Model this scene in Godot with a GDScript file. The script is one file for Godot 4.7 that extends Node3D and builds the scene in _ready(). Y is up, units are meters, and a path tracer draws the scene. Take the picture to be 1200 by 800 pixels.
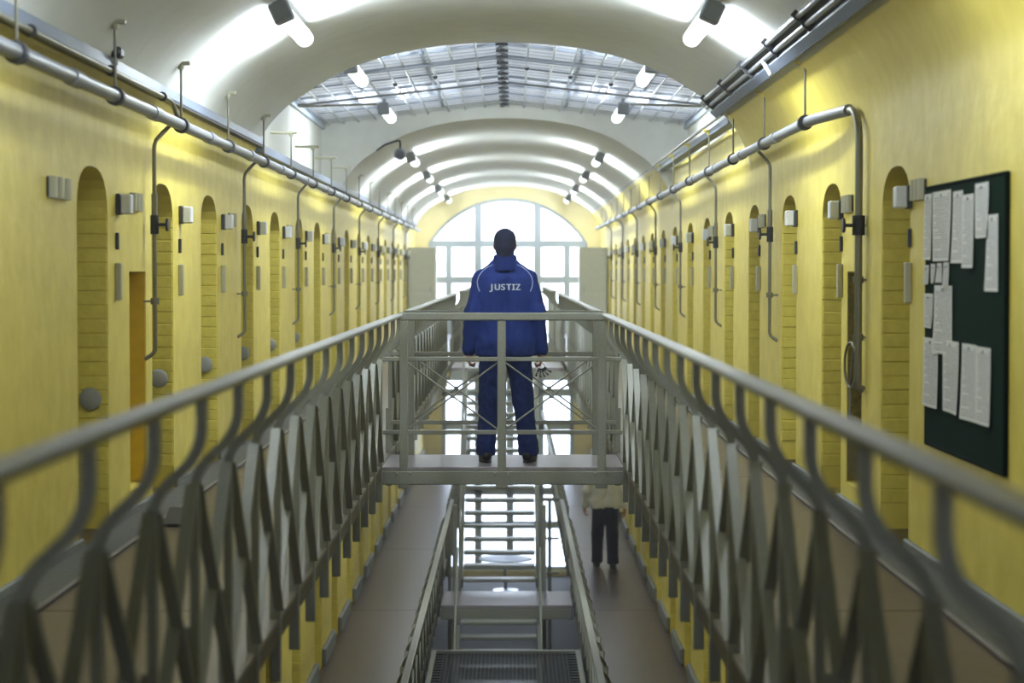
extends Node3D
# A three storey prison hall: barrel vault, two galleries with S shaped railings, a footbridge with an officer on it.
# Metres; x across the hall (0 = middle), y up (0 = upper gallery floor), the hall runs along -z. d = depth = -z.

const W := 2.25            # half width between the walls
const W2 := 2.05           # half width between the thicker walls below
const RC := 0.028          # middle of the open well between the galleries
const EDGE := 0.93         # half width of the well
const STOREY := 2.95
const D_VAULT := 18.8      # the near vault ends here, the roof light begins
const D_VAULT2 := 28.1     # the far vault begins here
const D_END := 50.5        # window wall
const D_BACK := -9.0
const LIM := {-1: 2.62, 1: 2.88}   # height where yellow paint stops on each wall

var M := {}
var used := {}
var rng := RandomNumberGenerator.new()

# ------------------------------------------------------------------ naming
func numbered(n: String) -> String:
	if not used.has(n):
		used[n] = 0
		return n
	used[n] += 1
	return "%s_%03d" % [n, used[n]]

func thing(called: String, label: String, category: String, at := Vector3.ZERO, group := "") -> Node3D:
	var o := Node3D.new()
	o.name = numbered(called)
	add_child(o)
	o.position = at
	o.set_meta("label", label)
	o.set_meta("category", category)
	if group != "":
		o.set_meta("group", group)
	return o

func copy(root: Node3D, base: String, at: Vector3, turn := 0.0, label := "", group := "") -> Node3D:
	var r: Node3D = root.duplicate()
	r.name = numbered(base)
	add_child(r)
	r.position = at
	r.rotation.y = turn
	if label != "":
		r.set_meta("label", label)
	if group != "":
		r.set_meta("group", group)
	return r

func part(called: String, mesh: Mesh, m: Material, parent: Node, at := Vector3.ZERO) -> MeshInstance3D:
	var o := MeshInstance3D.new()
	o.name = called
	o.mesh = mesh
	o.material_override = m
	parent.add_child(o, true)
	o.position = at
	return o

func struct(called: String, mesh: Mesh, m: Material) -> MeshInstance3D:
	var o := MeshInstance3D.new()
	o.name = called
	o.mesh = mesh
	o.material_override = m
	add_child(o, true)
	o.set_meta("kind", "structure")
	return o

# ------------------------------------------------------------------ mesh helpers
func mb() -> SurfaceTool:
	var st := SurfaceTool.new()
	st.begin(Mesh.PRIMITIVE_TRIANGLES)
	return st

func tri(st: SurfaceTool, a: Vector3, b: Vector3, c: Vector3, na: Vector3, nb: Vector3, nc: Vector3) -> void:
	if (b - a).cross(c - a).dot(na + nb + nc) > 0.0:
		st.set_normal(na); st.add_vertex(a)
		st.set_normal(nc); st.add_vertex(c)
		st.set_normal(nb); st.add_vertex(b)
	else:
		st.set_normal(na); st.add_vertex(a)
		st.set_normal(nb); st.add_vertex(b)
		st.set_normal(nc); st.add_vertex(c)

func quad(st: SurfaceTool, a: Vector3, b: Vector3, c: Vector3, d: Vector3, towards: Vector3) -> void:
	var n := (b - a).cross(c - a)
	if n.length() < 1e-12:
		n = (c - a).cross(d - a)
	n = n.normalized()
	if n.dot(towards) < 0.0:
		n = -n
	tri(st, a, b, c, n, n, n)
	tri(st, a, c, d, n, n, n)

func squad(st: SurfaceTool, a: Vector3, b: Vector3, c: Vector3, d: Vector3, na: Vector3, nb: Vector3, nc: Vector3, nd: Vector3) -> void:
	tri(st, a, b, c, na, nb, nc)
	tri(st, a, c, d, na, nc, nd)

# box with chamfered edges (chamfer 0 = plain), optional basis
func box(st: SurfaceTool, c: Vector3, s: Vector3, ch := 0.0, bs := Basis.IDENTITY) -> void:
	var h := s * 0.5
	if ch <= 0.0:
		for ax in 3:
			for sg in [-1.0, 1.0]:
				var n := Vector3.ZERO; n[ax] = sg
				var u := Vector3.ZERO; u[(ax + 1) % 3] = h[(ax + 1) % 3]
				var v := Vector3.ZERO; v[(ax + 2) % 3] = h[(ax + 2) % 3]
				var o := n * h[ax]
				quad(st, c + bs * (o - u - v), c + bs * (o + u - v), c + bs * (o + u + v), c + bs * (o - u + v), bs * n)
		return
	ch = minf(ch, minf(h.x, minf(h.y, h.z)) * 0.9)
	for ax in 3:
		var i1 := (ax + 1) % 3
		var i2 := (ax + 2) % 3
		for sg in [-1.0, 1.0]:
			var n := Vector3.ZERO; n[ax] = sg
			var u := Vector3.ZERO; u[i1] = h[i1] - ch
			var v := Vector3.ZERO; v[i2] = h[i2] - ch
			var o := n * h[ax]
			quad(st, c + bs * (o - u - v), c + bs * (o + u - v), c + bs * (o + u + v), c + bs * (o - u + v), bs * n)
		# edges along ax
		for s1 in [-1.0, 1.0]:
			for s2 in [-1.0, 1.0]:
				var a := Vector3.ZERO; a[i1] = s1 * h[i1]; a[i2] = s2 * (h[i2] - ch); a[ax] = h[ax] - ch
				var b := Vector3.ZERO; b[i1] = s1 * (h[i1] - ch); b[i2] = s2 * h[i2]; b[ax] = h[ax] - ch
				var a2 := a; a2[ax] = -a2[ax]
				var b2 := b; b2[ax] = -b2[ax]
				var t := Vector3.ZERO; t[i1] = s1; t[i2] = s2
				quad(st, c + bs * a, c + bs * b, c + bs * b2, c + bs * a2, bs * t)
	for sx in [-1.0, 1.0]:
		for sy in [-1.0, 1.0]:
			for sz in [-1.0, 1.0]:
				var sgn := Vector3(sx, sy, sz)
				var k := Vector3(ch, ch, ch)
				var a := sgn * (h - Vector3(0, k.y, k.z))
				var b := sgn * (h - Vector3(k.x, 0, k.z))
				var e := sgn * (h - Vector3(k.x, k.y, 0))
				var n := (bs * sgn).normalized()
				tri(st, c + bs * a, c + bs * b, c + bs * e, n, n, n)

func box_mesh(s: Vector3, ch := 0.0, c := Vector3.ZERO) -> ArrayMesh:
	var st := mb()
	box(st, c, s, ch)
	return st.commit()

func span(st: SurfaceTool, x0: float, x1: float, y0: float, y1: float, d0: float, d1: float, ch := 0.0) -> void:
	box(st, Vector3((x0 + x1) / 2, (y0 + y1) / 2, -(d0 + d1) / 2), Vector3(absf(x1 - x0), absf(y1 - y0), absf(d1 - d0)), ch)

func span_mesh(x0: float, x1: float, y0: float, y1: float, d0: float, d1: float, ch := 0.0) -> ArrayMesh:
	var st := mb()
	span(st, x0, x1, y0, y1, d0, d1, ch)
	return st.commit()

# bar of rectangular section between two points; "wide" = direction of its width w, t = its thickness
func bar(st: SurfaceTool, a: Vector3, b: Vector3, wide: Vector3, w: float, t: float, ch := 0.0) -> void:
	var y := (b - a).normalized()
	var x := (wide - y * wide.dot(y)).normalized()
	var z := x.cross(y)
	box(st, (a + b) / 2, Vector3(w, (b - a).length(), t), ch, Basis(x, y, z))

# round tube along points
func tube(st: SurfaceTool, pts: Array, r: float, n := 10, caps := true) -> void:
	var frames := []
	var prev := Vector3.ZERO
	for i in pts.size():
		var t: Vector3
		if i == 0:
			t = (pts[1] - pts[0]).normalized()
		elif i == pts.size() - 1:
			t = (pts[i] - pts[i - 1]).normalized()
		else:
			t = ((pts[i + 1] - pts[i]).normalized() + (pts[i] - pts[i - 1]).normalized()).normalized()
		if prev == Vector3.ZERO:
			prev = t.cross(Vector3(0.31, 0.87, 0.39)).normalized()
		var u := (prev - t * prev.dot(t)).normalized()
		prev = u
		frames.append([u, t.cross(u), t])
	for i in pts.size() - 1:
		for k in n:
			var a0 := TAU * k / n
			var a1 := TAU * (k + 1) / n
			var f0: Array = frames[i]
			var f1: Array = frames[i + 1]
			var n00: Vector3 = f0[0] * cos(a0) + f0[1] * sin(a0)
			var n01: Vector3 = f0[0] * cos(a1) + f0[1] * sin(a1)
			var n10: Vector3 = f1[0] * cos(a0) + f1[1] * sin(a0)
			var n11: Vector3 = f1[0] * cos(a1) + f1[1] * sin(a1)
			squad(st, pts[i] + n00 * r, pts[i] + n01 * r, pts[i + 1] + n11 * r, pts[i + 1] + n10 * r, n00, n01, n11, n10)
	if caps:
		for e in [0, pts.size() - 1]:
			var f: Array = frames[e]
			var nn: Vector3 = f[2] * (-1.0 if e == 0 else 1.0)
			for k in n:
				var a0 := TAU * k / n
				var a1 := TAU * (k + 1) / n
				tri(st, pts[e], pts[e] + (f[0] * cos(a0) + f[1] * sin(a0)) * r, pts[e] + (f[0] * cos(a1) + f[1] * sin(a1)) * r, nn, nn, nn)

func tube_mesh(pts: Array, r: float, n := 10) -> ArrayMesh:
	var st := mb()
	tube(st, pts, r, n)
	return st.commit()

# polyline with rounded corners
func rounded(pts: Array, r: float, steps := 5) -> Array:
	var out := [pts[0]]
	for i in range(1, pts.size() - 1):
		var p: Vector3 = pts[i]
		var a: Vector3 = (pts[i - 1] - p)
		var b: Vector3 = (pts[i + 1] - p)
		var ra := minf(r, minf(a.length(), b.length()) * 0.49)
		var s := p + a.normalized() * ra
		var e := p + b.normalized() * ra
		for k in steps + 1:
			var t := float(k) / steps
			out.append(s.lerp(p, t).lerp(p.lerp(e, t), t))
	out.append(pts[-1])
	return out

# lathe round the y axis: profile of (radius, y)
func lathe(st: SurfaceTool, prof: Array, at := Vector3.ZERO, n := 16, bs := Basis.IDENTITY) -> void:
	for i in prof.size() - 1:
		var p: Vector2 = prof[i]
		var q: Vector2 = prof[i + 1]
		var dn := Vector2(q.y - p.y, -(q.x - p.x)).normalized()
		for k in n:
			var a0 := TAU * k / n
			var a1 := TAU * (k + 1) / n
			var v := func(c: Vector2, a: float) -> Vector3: return at + bs * Vector3(c.x * cos(a), c.y, c.x * sin(a))
			var w := func(a: float) -> Vector3: return bs * Vector3(dn.x * cos(a), dn.y, dn.x * sin(a))
			squad(st, v.call(p, a0), v.call(p, a1), v.call(q, a1), v.call(q, a0), w.call(a0), w.call(a1), w.call(a1), w.call(a0))

# ------------------------------------------------------------------ figures: distance field and surface nets
# bones: [a, b, ra, rb, squash_z (1 = round)]
func net(bones: Array, cell: float, k: float, wrinkle := 0.0, noise_scale := 14.0, cut = null) -> Dictionary:
	var lo := Vector3(1e9, 1e9, 1e9)
	var hi := -lo
	for b in bones:
		var r: float = maxf(b[2], b[3]) + 0.03
		for e in [b[0], b[1]]:
			lo = lo.min(e - Vector3(r, r, r))
			hi = hi.max(e + Vector3(r, r, r))
	lo -= Vector3(cell, cell, cell) * 2
	hi += Vector3(cell, cell, cell) * 2
	var nx := int((hi.x - lo.x) / cell) + 2
	var ny := int((hi.y - lo.y) / cell) + 2
	var nz := int((hi.z - lo.z) / cell) + 2
	var f := PackedFloat32Array()
	f.resize(nx * ny * nz)
	f.fill(1.0)
	for b in bones:
		var a: Vector3 = b[0]
		var e: Vector3 = b[1]
		var ra: float = b[2]
		var rb: float = b[3]
		var sq: float = b[4] if b.size() > 4 else 1.0
		var r := maxf(ra, rb) + k + cell * 2
		var l := ((a.min(e) - Vector3(r, r, r) - lo) / cell).floor()
		var u := ((a.max(e) + Vector3(r, r, r) - lo) / cell).ceil()
		var ab := e - a
		ab.z /= sq
		var den := maxf(ab.dot(ab), 1e-9)
		for iz in range(maxi(0, int(l.z)), mini(nz - 1, int(u.z)) + 1):
			var pz := (lo.z + iz * cell - a.z) / sq
			for iy in range(maxi(0, int(l.y)), mini(ny - 1, int(u.y)) + 1):
				var py := lo.y + iy * cell - a.y
				var row := (iz * ny + iy) * nx
				for ix in range(maxi(0, int(l.x)), mini(nx - 1, int(u.x)) + 1):
					var p := Vector3(lo.x + ix * cell - a.x, py, pz)
					var t := clampf(p.dot(ab) / den, 0.0, 1.0)
					var d := ((p - ab * t).length() - lerpf(ra, rb, t)) * (sq if sq < 1.0 else 1.0)
					var o := f[row + ix]
					var h := clampf(0.5 + 0.5 * (o - d) / k, 0.0, 1.0)
					f[row + ix] = lerpf(o, d, h) - k * h * (1.0 - h)
	if wrinkle > 0.0:
		var nz_ := FastNoiseLite.new()
		nz_.seed = 7
		nz_.frequency = 1.0
		nz_.fractal_octaves = 2
		for iz in nz:
			for iy in ny:
				for ix in nx:
					var n := (iz * ny + iy) * nx + ix
					if absf(f[n]) < 0.03:
						f[n] += wrinkle * nz_.get_noise_3d((lo.x + ix * cell) * noise_scale, (lo.y + iy * cell) * noise_scale * 0.7, (lo.z + iz * cell) * noise_scale)
	if cut != null:
		for iz in nz:
			for iy in ny:
				for ix in nx:
					var n := (iz * ny + iy) * nx + ix
					if f[n] < 0.06:
						f[n] = maxf(f[n], cut.call(Vector3(lo.x + ix * cell, lo.y + iy * cell, lo.z + iz * cell)))
	var verts := PackedVector3Array()
	var norms := PackedVector3Array()
	var index := PackedInt32Array()
	var at := PackedInt32Array()
	at.resize(nx * ny * nz)
	at.fill(-1)
	var off := [0, 1, nx, nx + 1, nx * ny, nx * ny + 1, nx * ny + nx, nx * ny + nx + 1]
	var edges := [[0, 1], [2, 3], [4, 5], [6, 7], [0, 2], [1, 3], [4, 6], [5, 7], [0, 4], [1, 5], [2, 6], [3, 7]]
	for iz in nz - 1:
		for iy in ny - 1:
			for ix in nx - 1:
				var n := (iz * ny + iy) * nx + ix
				var inside := 0
				for o in 8:
					if f[n + off[o]] < 0.0:
						inside += 1
				if inside == 0 or inside == 8:
					continue
				var sum := Vector3.ZERO
				var cnt := 0
				for ed in edges:
					var fa := f[n + off[ed[0]]]
					var fb := f[n + off[ed[1]]]
					if (fa < 0.0) != (fb < 0.0):
						var t := fa / (fa - fb)
						var pa := Vector3(ed[0] & 1, (ed[0] >> 1) & 1, (ed[0] >> 2) & 1)
						var pb := Vector3(ed[1] & 1, (ed[1] >> 1) & 1, (ed[1] >> 2) & 1)
						sum += pa.lerp(pb, t)
						cnt += 1
				var g := Vector3(f[n + 1] - f[n] + f[n + nx + 1] - f[n + nx] + f[n + nx * ny + 1] - f[n + nx * ny] + f[n + nx * ny + nx + 1] - f[n + nx * ny + nx],
					f[n + nx] - f[n] + f[n + nx + 1] - f[n + 1] + f[n + nx * ny + nx] - f[n + nx * ny] + f[n + nx * ny + nx + 1] - f[n + nx * ny + 1],
					f[n + nx * ny] - f[n] + f[n + nx * ny + 1] - f[n + 1] + f[n + nx * ny + nx] - f[n + nx] + f[n + nx * ny + nx + 1] - f[n + nx + 1])
				at[n] = verts.size()
				verts.append(lo + (Vector3(ix, iy, iz) + sum / cnt) * cell)
				norms.append(g.normalized())
	for iz in range(1, nz - 1):
		for iy in range(1, ny - 1):
			for ix in range(1, nx - 1):
				var n := (iz * ny + iy) * nx + ix
				var s0 := f[n] < 0.0
				for ax in 3:
					var st_: int = [1, nx, nx * ny][ax]
					if s0 == (f[n + st_] < 0.0):
						continue
					var u: int = [nx, nx * ny, 1][ax]
					var v: int = [nx * ny, 1, nx][ax]
					var q := [at[n], at[n - u], at[n - u - v], at[n - v]]
					if q.min() < 0:
						continue
					if s0:
						index.append_array([q[0], q[2], q[1], q[0], q[3], q[2]])
					else:
						index.append_array([q[0], q[1], q[2], q[0], q[2], q[3]])
	var arr := []
	arr.resize(Mesh.ARRAY_MAX)
	arr[Mesh.ARRAY_VERTEX] = verts
	arr[Mesh.ARRAY_NORMAL] = norms
	arr[Mesh.ARRAY_INDEX] = index
	var m := ArrayMesh.new()
	m.add_surface_from_arrays(Mesh.PRIMITIVE_TRIANGLES, arr)
	return {"mesh": m, "f": f, "lo": lo, "n": Vector3i(nx, ny, nz), "cell": cell}

# rearmost (+z) surface of a field at x, y
func back_of(g: Dictionary, x: float, y: float) -> float:
	var c: float = g.cell
	var nn: Vector3i = g.n
	var gx: float = (x - g.lo.x) / c
	var gy: float = (y - g.lo.y) / c
	var ix := clampi(int(gx), 0, nn.x - 2)
	var iy := clampi(int(gy), 0, nn.y - 2)
	var tx: float = gx - ix
	var ty: float = gy - iy
	var val := func(iz: int) -> float:
		var b := (iz * nn.y + iy) * nn.x + ix
		return lerpf(lerpf(g.f[b], g.f[b + 1], tx), lerpf(g.f[b + nn.x], g.f[b + nn.x + 1], tx), ty)
	var prev: float = val.call(nn.z - 1)
	for i in range(nn.z - 2, -1, -1):
		var v: float = val.call(i)
		if v < 0.0:
			return g.lo.z + (i + v / (v - prev)) * c
		prev = v
	return g.lo.z

# ------------------------------------------------------------------ materials
func mat(c: Color, rough := 0.6, metal := 0.0) -> StandardMaterial3D:
	var m := StandardMaterial3D.new()
	m.albedo_color = c
	m.roughness = rough
	m.metallic = metal
	return m

func noise_tex(seed_: int, freq: float, c0: Color, c1: Color, size := 512, octaves := 5) -> NoiseTexture2D:
	var n := FastNoiseLite.new()
	n.seed = seed_
	n.frequency = freq
	n.fractal_octaves = octaves
	var t := NoiseTexture2D.new()
	t.width = size
	t.height = size
	t.seamless = true
	t.noise = n
	var g := Gradient.new()
	g.set_color(0, c0)
	g.set_color(1, c1)
	t.color_ramp = g
	return t

func grained(c0: Color, c1: Color, rough: float, freq: float, scale: float, seed_: int, relief := 0.0, relief_scale := 1.0) -> StandardMaterial3D:
	var m := mat(Color.WHITE, rough)
	m.albedo_texture = noise_tex(seed_, freq, c0, c1)
	m.uv1_triplanar = true
	m.uv1_world_triplanar = true
	m.uv1_scale = Vector3(scale, scale, scale)
	if relief > 0.0:
		m.heightmap_enabled = true
		m.heightmap_texture = noise_tex(seed_ + 50, freq * relief_scale, Color.BLACK, Color.WHITE)
		m.heightmap_scale = relief
	return m

func materials() -> void:
	M.yellow = grained(Color(0.825, 0.75, 0.315), Color(0.89, 0.82, 0.385), 0.5, 0.02, 0.35, 3, 0.25, 2.0)
	M.yellow_brick = grained(Color(0.835, 0.765, 0.315), Color(0.895, 0.83, 0.385), 0.45, 0.03, 0.8, 5, 0.15, 2.0)
	M.beige = grained(Color(0.84, 0.79, 0.60), Color(0.885, 0.84, 0.66), 0.6, 0.02, 0.35, 4)
	M.ochre = grained(Color(0.80, 0.67, 0.13), Color(0.86, 0.73, 0.17), 0.6, 0.03, 0.6, 6)
	M.bare_wall = grained(Color(0.42, 0.39, 0.20), Color(0.62, 0.56, 0.26), 0.9, 0.05, 0.9, 8, 0.6, 2.0)
	M.white = grained(Color(0.82, 0.825, 0.80), Color(0.865, 0.87, 0.85), 0.75, 0.02, 0.3, 9, 0.2, 2.0)
	M.floor = grained(Color(0.245, 0.185, 0.15), Color(0.315, 0.245, 0.205), 0.33, 0.03, 0.35, 12)
	M.groundfloor = grained(Color(0.14, 0.13, 0.12), Color(0.19, 0.18, 0.17), 0.8, 0.03, 0.35, 13)
	M.border = grained(Color(0.27, 0.275, 0.26), Color(0.35, 0.355, 0.335), 0.7, 0.04, 0.8, 24)
	M.plinth = grained(Color(0.42, 0.43, 0.40), Color(0.52, 0.53, 0.50), 0.6, 0.04, 0.8, 14)
	M.slab = grained(Color(0.30, 0.27, 0.23), Color(0.36, 0.325, 0.28), 0.7, 0.04, 0.8, 16)
	M.strip = grained(Color(0.40, 0.375, 0.34), Color(0.46, 0.43, 0.39), 0.5, 0.04, 0.8, 15)
	M.rail = grained(Color(0.545, 0.555, 0.52), Color(0.60, 0.61, 0.575), 0.38, 0.05, 1.5, 17)
	M.deck = grained(Color(0.55, 0.53, 0.56), Color(0.62, 0.60, 0.63), 0.35, 0.04, 0.8, 18)
	M.pipe = mat(Color(0.54, 0.555, 0.58), 0.38, 0.4)
	M.thinpipe = mat(Color(0.50, 0.49, 0.43), 0.42, 0.5)
	M.steel = mat(Color(0.66, 0.68, 0.70), 0.35, 0.7)
	M.dark = mat(Color(0.14, 0.145, 0.155), 0.5)
	M.tray = mat(Color(0.43, 0.47, 0.54), 0.5, 0.0)
	M.traydark = mat(Color(0.27, 0.275, 0.29), 0.55, 0.2)
	M.capgrey = mat(Color(0.52, 0.54, 0.58), 0.5)
	M.boxlight = mat(Color(0.80, 0.81, 0.82), 0.4)
	M.boxdark = mat(Color(0.20, 0.21, 0.22), 0.5)
	M.vent = mat(Color(0.68, 0.67, 0.58), 0.45, 0.2)
	M.lockgrey = mat(Color(0.60, 0.60, 0.57), 0.6)
	M.frame = mat(Color(0.66, 0.70, 0.76), 0.5)
	M.cabinet = grained(Color(0.80, 0.81, 0.77), Color(0.85, 0.86, 0.82), 0.5, 0.03, 0.6, 21)
	M.board = grained(Color(0.05, 0.14, 0.10), Color(0.065, 0.165, 0.12), 0.7, 0.08, 1.5, 23)
	M.board.metallic_specular = 0.2
	M.board.roughness = 0.95
	M.boardframe = mat(Color(0.05, 0.10, 0.08), 0.9)
	M.boardframe.metallic_specular = 0.15
	M.greendoor = mat(Color(0.09, 0.17, 0.14), 0.5)
	M.celldoor = mat(Color(0.55, 0.56, 0.52), 0.5)
	M.ground = mat(Color(0.78, 0.78, 0.76), 0.9)
	var g := mat(Color(0.92, 0.95, 0.97, 0.06), 0.05)
	g.transparency = BaseMaterial3D.TRANSPARENCY_ALPHA
	M.glass = g
	var fr := mat(Color(0.86, 0.87, 0.90), 0.6)
	fr.backlight_enabled = true
	fr.backlight = Color(0.66, 0.65, 0.63)
	M.frosted = fr
	var lamp := mat(Color(0.95, 0.95, 0.95), 0.4)
	lamp.emission_enabled = true
	lamp.emission = Color(0.92, 0.965, 1.0)
	lamp.emission_energy_multiplier = 3.0
	M.lamp = lamp
	M.jacket = grained(Color(0.05, 0.165, 0.46), Color(0.065, 0.20, 0.53), 0.8, 0.1, 3.0, 31, 0.15, 2.0)
	M.trousers = grained(Color(0.045, 0.14, 0.38), Color(0.06, 0.17, 0.44), 0.85, 0.1, 3.0, 32, 0.15, 2.0)
	M.piping = mat(Color(0.62, 0.68, 0.85), 0.4)
	M.print = mat(Color(0.80, 0.84, 0.92), 0.5)
	M.skin = mat(Color(0.72, 0.52, 0.44), 0.5)
	M.hair = grained(Color(0.09, 0.11, 0.22), Color(0.13, 0.16, 0.32), 0.7, 0.2, 6.0, 33, 0.3, 2.0)
	M.shoe = mat(Color(0.06, 0.06, 0.09), 0.4)
	M.cream = grained(Color(0.86, 0.85, 0.79), Color(0.91, 0.90, 0.85), 0.8, 0.1, 3.0, 34, 0.2, 2.0)
	M.navy = mat(Color(0.035, 0.045, 0.115), 0.85)
	M.paper = paper_material()

func paper_material() -> StandardMaterial3D:
	var im := Image.create(128, 256, false, Image.FORMAT_RGB8)
	im.fill(Color(0.86, 0.86, 0.84))
	var r := RandomNumberGenerator.new()
	r.seed = 5
	for row in 26:
		var y := 14 + row * 9
		var x := 10
		while x < 112:
			var w := r.randi_range(6, 22)
			im.fill_rect(Rect2i(x, y, mini(w, 116 - x), 3), Color(0.48, 0.48, 0.50))
			x += w + 4
			if r.randf() < 0.06:
				break
	var m := mat(Color.WHITE, 0.8)
	m.albedo_texture = ImageTexture.create_from_image(im)
	return m

# ------------------------------------------------------------------ vault profile
var PROF := []
func profile() -> void:
	var raw := [Vector2(2.25, 2.3), Vector2(2.232, 2.5), Vector2(2.17, 2.66), Vector2(2.08, 2.81), Vector2(1.95, 2.95), Vector2(1.8, 3.065), Vector2(1.45, 3.275), Vector2(1.1, 3.41), Vector2(0.75, 3.49), Vector2(0.38, 3.536), Vector2(0.0, 3.55)]
	for i in raw.size() - 1:
		var p0: Vector2 = raw[maxi(i - 1, 0)]
		var p3: Vector2 = raw[i + 2] if i + 2 < raw.size() else Vector2(-raw[i].x, raw[i].y)
		for k in 4:
			PROF.append(raw[i].cubic_interpolate(raw[i + 1], p0, p3, k / 4.0))
	PROF.append(raw[-1])

func prof_normal(i: int) -> Vector2:   # points into the hall, for the +x side
	var a: Vector2 = PROF[maxi(i - 1, 0)]
	var b: Vector2 = PROF[mini(i + 1, PROF.size() - 1)]
	if i == PROF.size() - 1:
		return Vector2(0, -1)
	if i == 0:
		return Vector2(-1, 0)
	var t := (b - a).normalized()
	return Vector2(-t.y, t.x) if Vector2(-t.y, t.x).x < 0 else Vector2(t.y, -t.x)

func vault(d0: float, d1: float) -> ArrayMesh:
	var st := mb()
	var shell := []
	for sgn in [1, -1]:
		var lim: float = LIM[sgn]
		for i in PROF.size() - 1:
			var p: Vector2 = PROF[i]
			var q: Vector2 = PROF[i + 1]
			var np := prof_normal(i)
			var nq := prof_normal(i + 1)
			if q.y > lim:
				if p.y < lim:
					p = p.lerp(q, (lim - p.y) / (q.y - p.y))
				squad(st, Vector3(sgn * p.x, p.y, -d0), Vector3(sgn * q.x, q.y, -d0), Vector3(sgn * q.x, q.y, -d1), Vector3(sgn * p.x, p.y, -d1),
					Vector3(sgn * np.x, np.y, 0), Vector3(sgn * nq.x, nq.y, 0), Vector3(sgn * nq.x, nq.y, 0), Vector3(sgn * np.x, np.y, 0))
			# outer shell
			var po := p - np * 0.22
			var qo := q - nq * 0.22
			squad(st, Vector3(sgn * po.x, po.y, -d0), Vector3(sgn * qo.x, qo.y, -d0), Vector3(sgn * qo.x, qo.y, -d1), Vector3(sgn * po.x, po.y, -d1),
				Vector3(-sgn * np.x, -np.y, 0), Vector3(-sgn * nq.x, -nq.y, 0), Vector3(-sgn * nq.x, -nq.y, 0), Vector3(-sgn * np.x, -np.y, 0))
	return st.commit()

# wall closing the end of a vault above and beside its profile; thickness t from d to d + t
func gable(d: float, t: float) -> ArrayMesh:
	var st := mb()
	for face in [[d, 1.0], [d + t, -1.0]]:
		for sgn in [1, -1]:
			var x0 := 2.75
			for i in PROF.size() - 1:
				var p: Vector2 = PROF[i]
				var q: Vector2 = PROF[i + 1]
				var z: float = -face[0]
				# strip outward from the profile to the roof line 4.0
				quad(st, Vector3(sgn * p.x, p.y, z), Vector3(sgn * q.x, q.y, z), Vector3(sgn * q.x * x0 / W, 4.0, z), Vector3(sgn * p.x * x0 / W, 4.0, z), Vector3(0, 0, face[1]))
			quad(st, Vector3(sgn * W, 2.3, -face[0]), Vector3(sgn * W, 2.3, -face[0]) + Vector3(sgn * 0.5, 0, 0), Vector3(sgn * x0, 4.0, -face[0]), Vector3(sgn * x0, 4.0, -face[0]), Vector3(0, 0, face[1]))
	for sgn in [1, -1]:
		for i in PROF.size() - 1:
			var p: Vector2 = PROF[i]
			var q: Vector2 = PROF[i + 1]
			var n := prof_normal(i)
			quad(st, Vector3(sgn * p.x, p.y, -d), Vector3(sgn * q.x, q.y, -d), Vector3(sgn * q.x, q.y, -d - t), Vector3(sgn * p.x, p.y, -d - t), Vector3(sgn * n.x, n.y, 0))
	return st.commit()

# ------------------------------------------------------------------ walls with door recesses
# opening: [d0, d1, y_bottom, y_top, arch rise, depth]
func wall_storey(st: SurfaceTool, sgn: int, y0: float, y1: float, d0: float, d1: float, openings: Array, wide := W) -> void:
	var x: float = sgn * wide
	var n := Vector3(-sgn, 0, 0)
	var at := d0
	for o in openings:
		quad(st, Vector3(x, y0, -at), Vector3(x, y1, -at), Vector3(x, y1, -o[0]), Vector3(x, y0, -o[0]), n)
		at = o[1]
		if o[2] > y0:
			quad(st, Vector3(x, y0, -o[0]), Vector3(x, o[2], -o[0]), Vector3(x, o[2], -o[1]), Vector3(x, y0, -o[1]), n)
		var pts := opening_curve(o)
		var xb: float = x + sgn * o[5]
		for i in pts.size() - 1:
			var a: Vector2 = pts[i]
			var b: Vector2 = pts[i + 1]
			if b.x > a.x + 1e-5:
				quad(st, Vector3(x, a.y, -a.x), Vector3(x, y1, -a.x), Vector3(x, y1, -b.x), Vector3(x, b.y, -b.x), n)
				quad(st, Vector3(xb, o[2], -a.x), Vector3(xb, a.y, -a.x), Vector3(xb, b.y, -b.x), Vector3(xb, o[2], -b.x), n)
			var mid := Vector3(0, -1, 0) if b.x > a.x + 1e-5 else Vector3.ZERO
			var c := Vector2((o[0] + o[1]) / 2, o[3] - o[4] - 0.4)
			var inw := c - (a + b) / 2
			quad(st, Vector3(x, a.y, -a.x), Vector3(x, b.y, -b.x), Vector3(xb, b.y, -b.x), Vector3(xb, a.y, -a.x), Vector3(0, inw.y, -inw.x) + mid)
		quad(st, Vector3(x, o[2], -o[0]), Vector3(x, o[2], -o[1]), Vector3(xb, o[2], -o[1]), Vector3(xb, o[2], -o[0]), Vector3.UP)
	quad(st, Vector3(x, y0, -at), Vector3(x, y1, -at), Vector3(x, y1, -d1), Vector3(x, y0, -d1), n)

func opening_curve(o: Array) -> Array:
	var out := [Vector2(o[0], o[2]), Vector2(o[0], o[3] - o[4])]
	var c: float = (o[0] + o[1]) / 2
	var r: float = (o[1] - o[0]) / 2
	if o[4] > 0.0:
		for k in range(1, 12):
			var a := PI * (1.0 - k / 12.0)
			out.append(Vector2(c + signf(cos(a)) * pow(absf(cos(a)), 0.8) * r, o[3] - o[4] + pow(sin(a), 0.8) * o[4]))
	out.append(Vector2(o[1], o[3] - o[4]))
	out.append(Vector2(o[1], o[2]))
	return out

func niche_d(k: int) -> float:
	return 11.72 + 4.5 * (k / 2) + (2.34 if k % 2 == 1 else 0.0)

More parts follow.
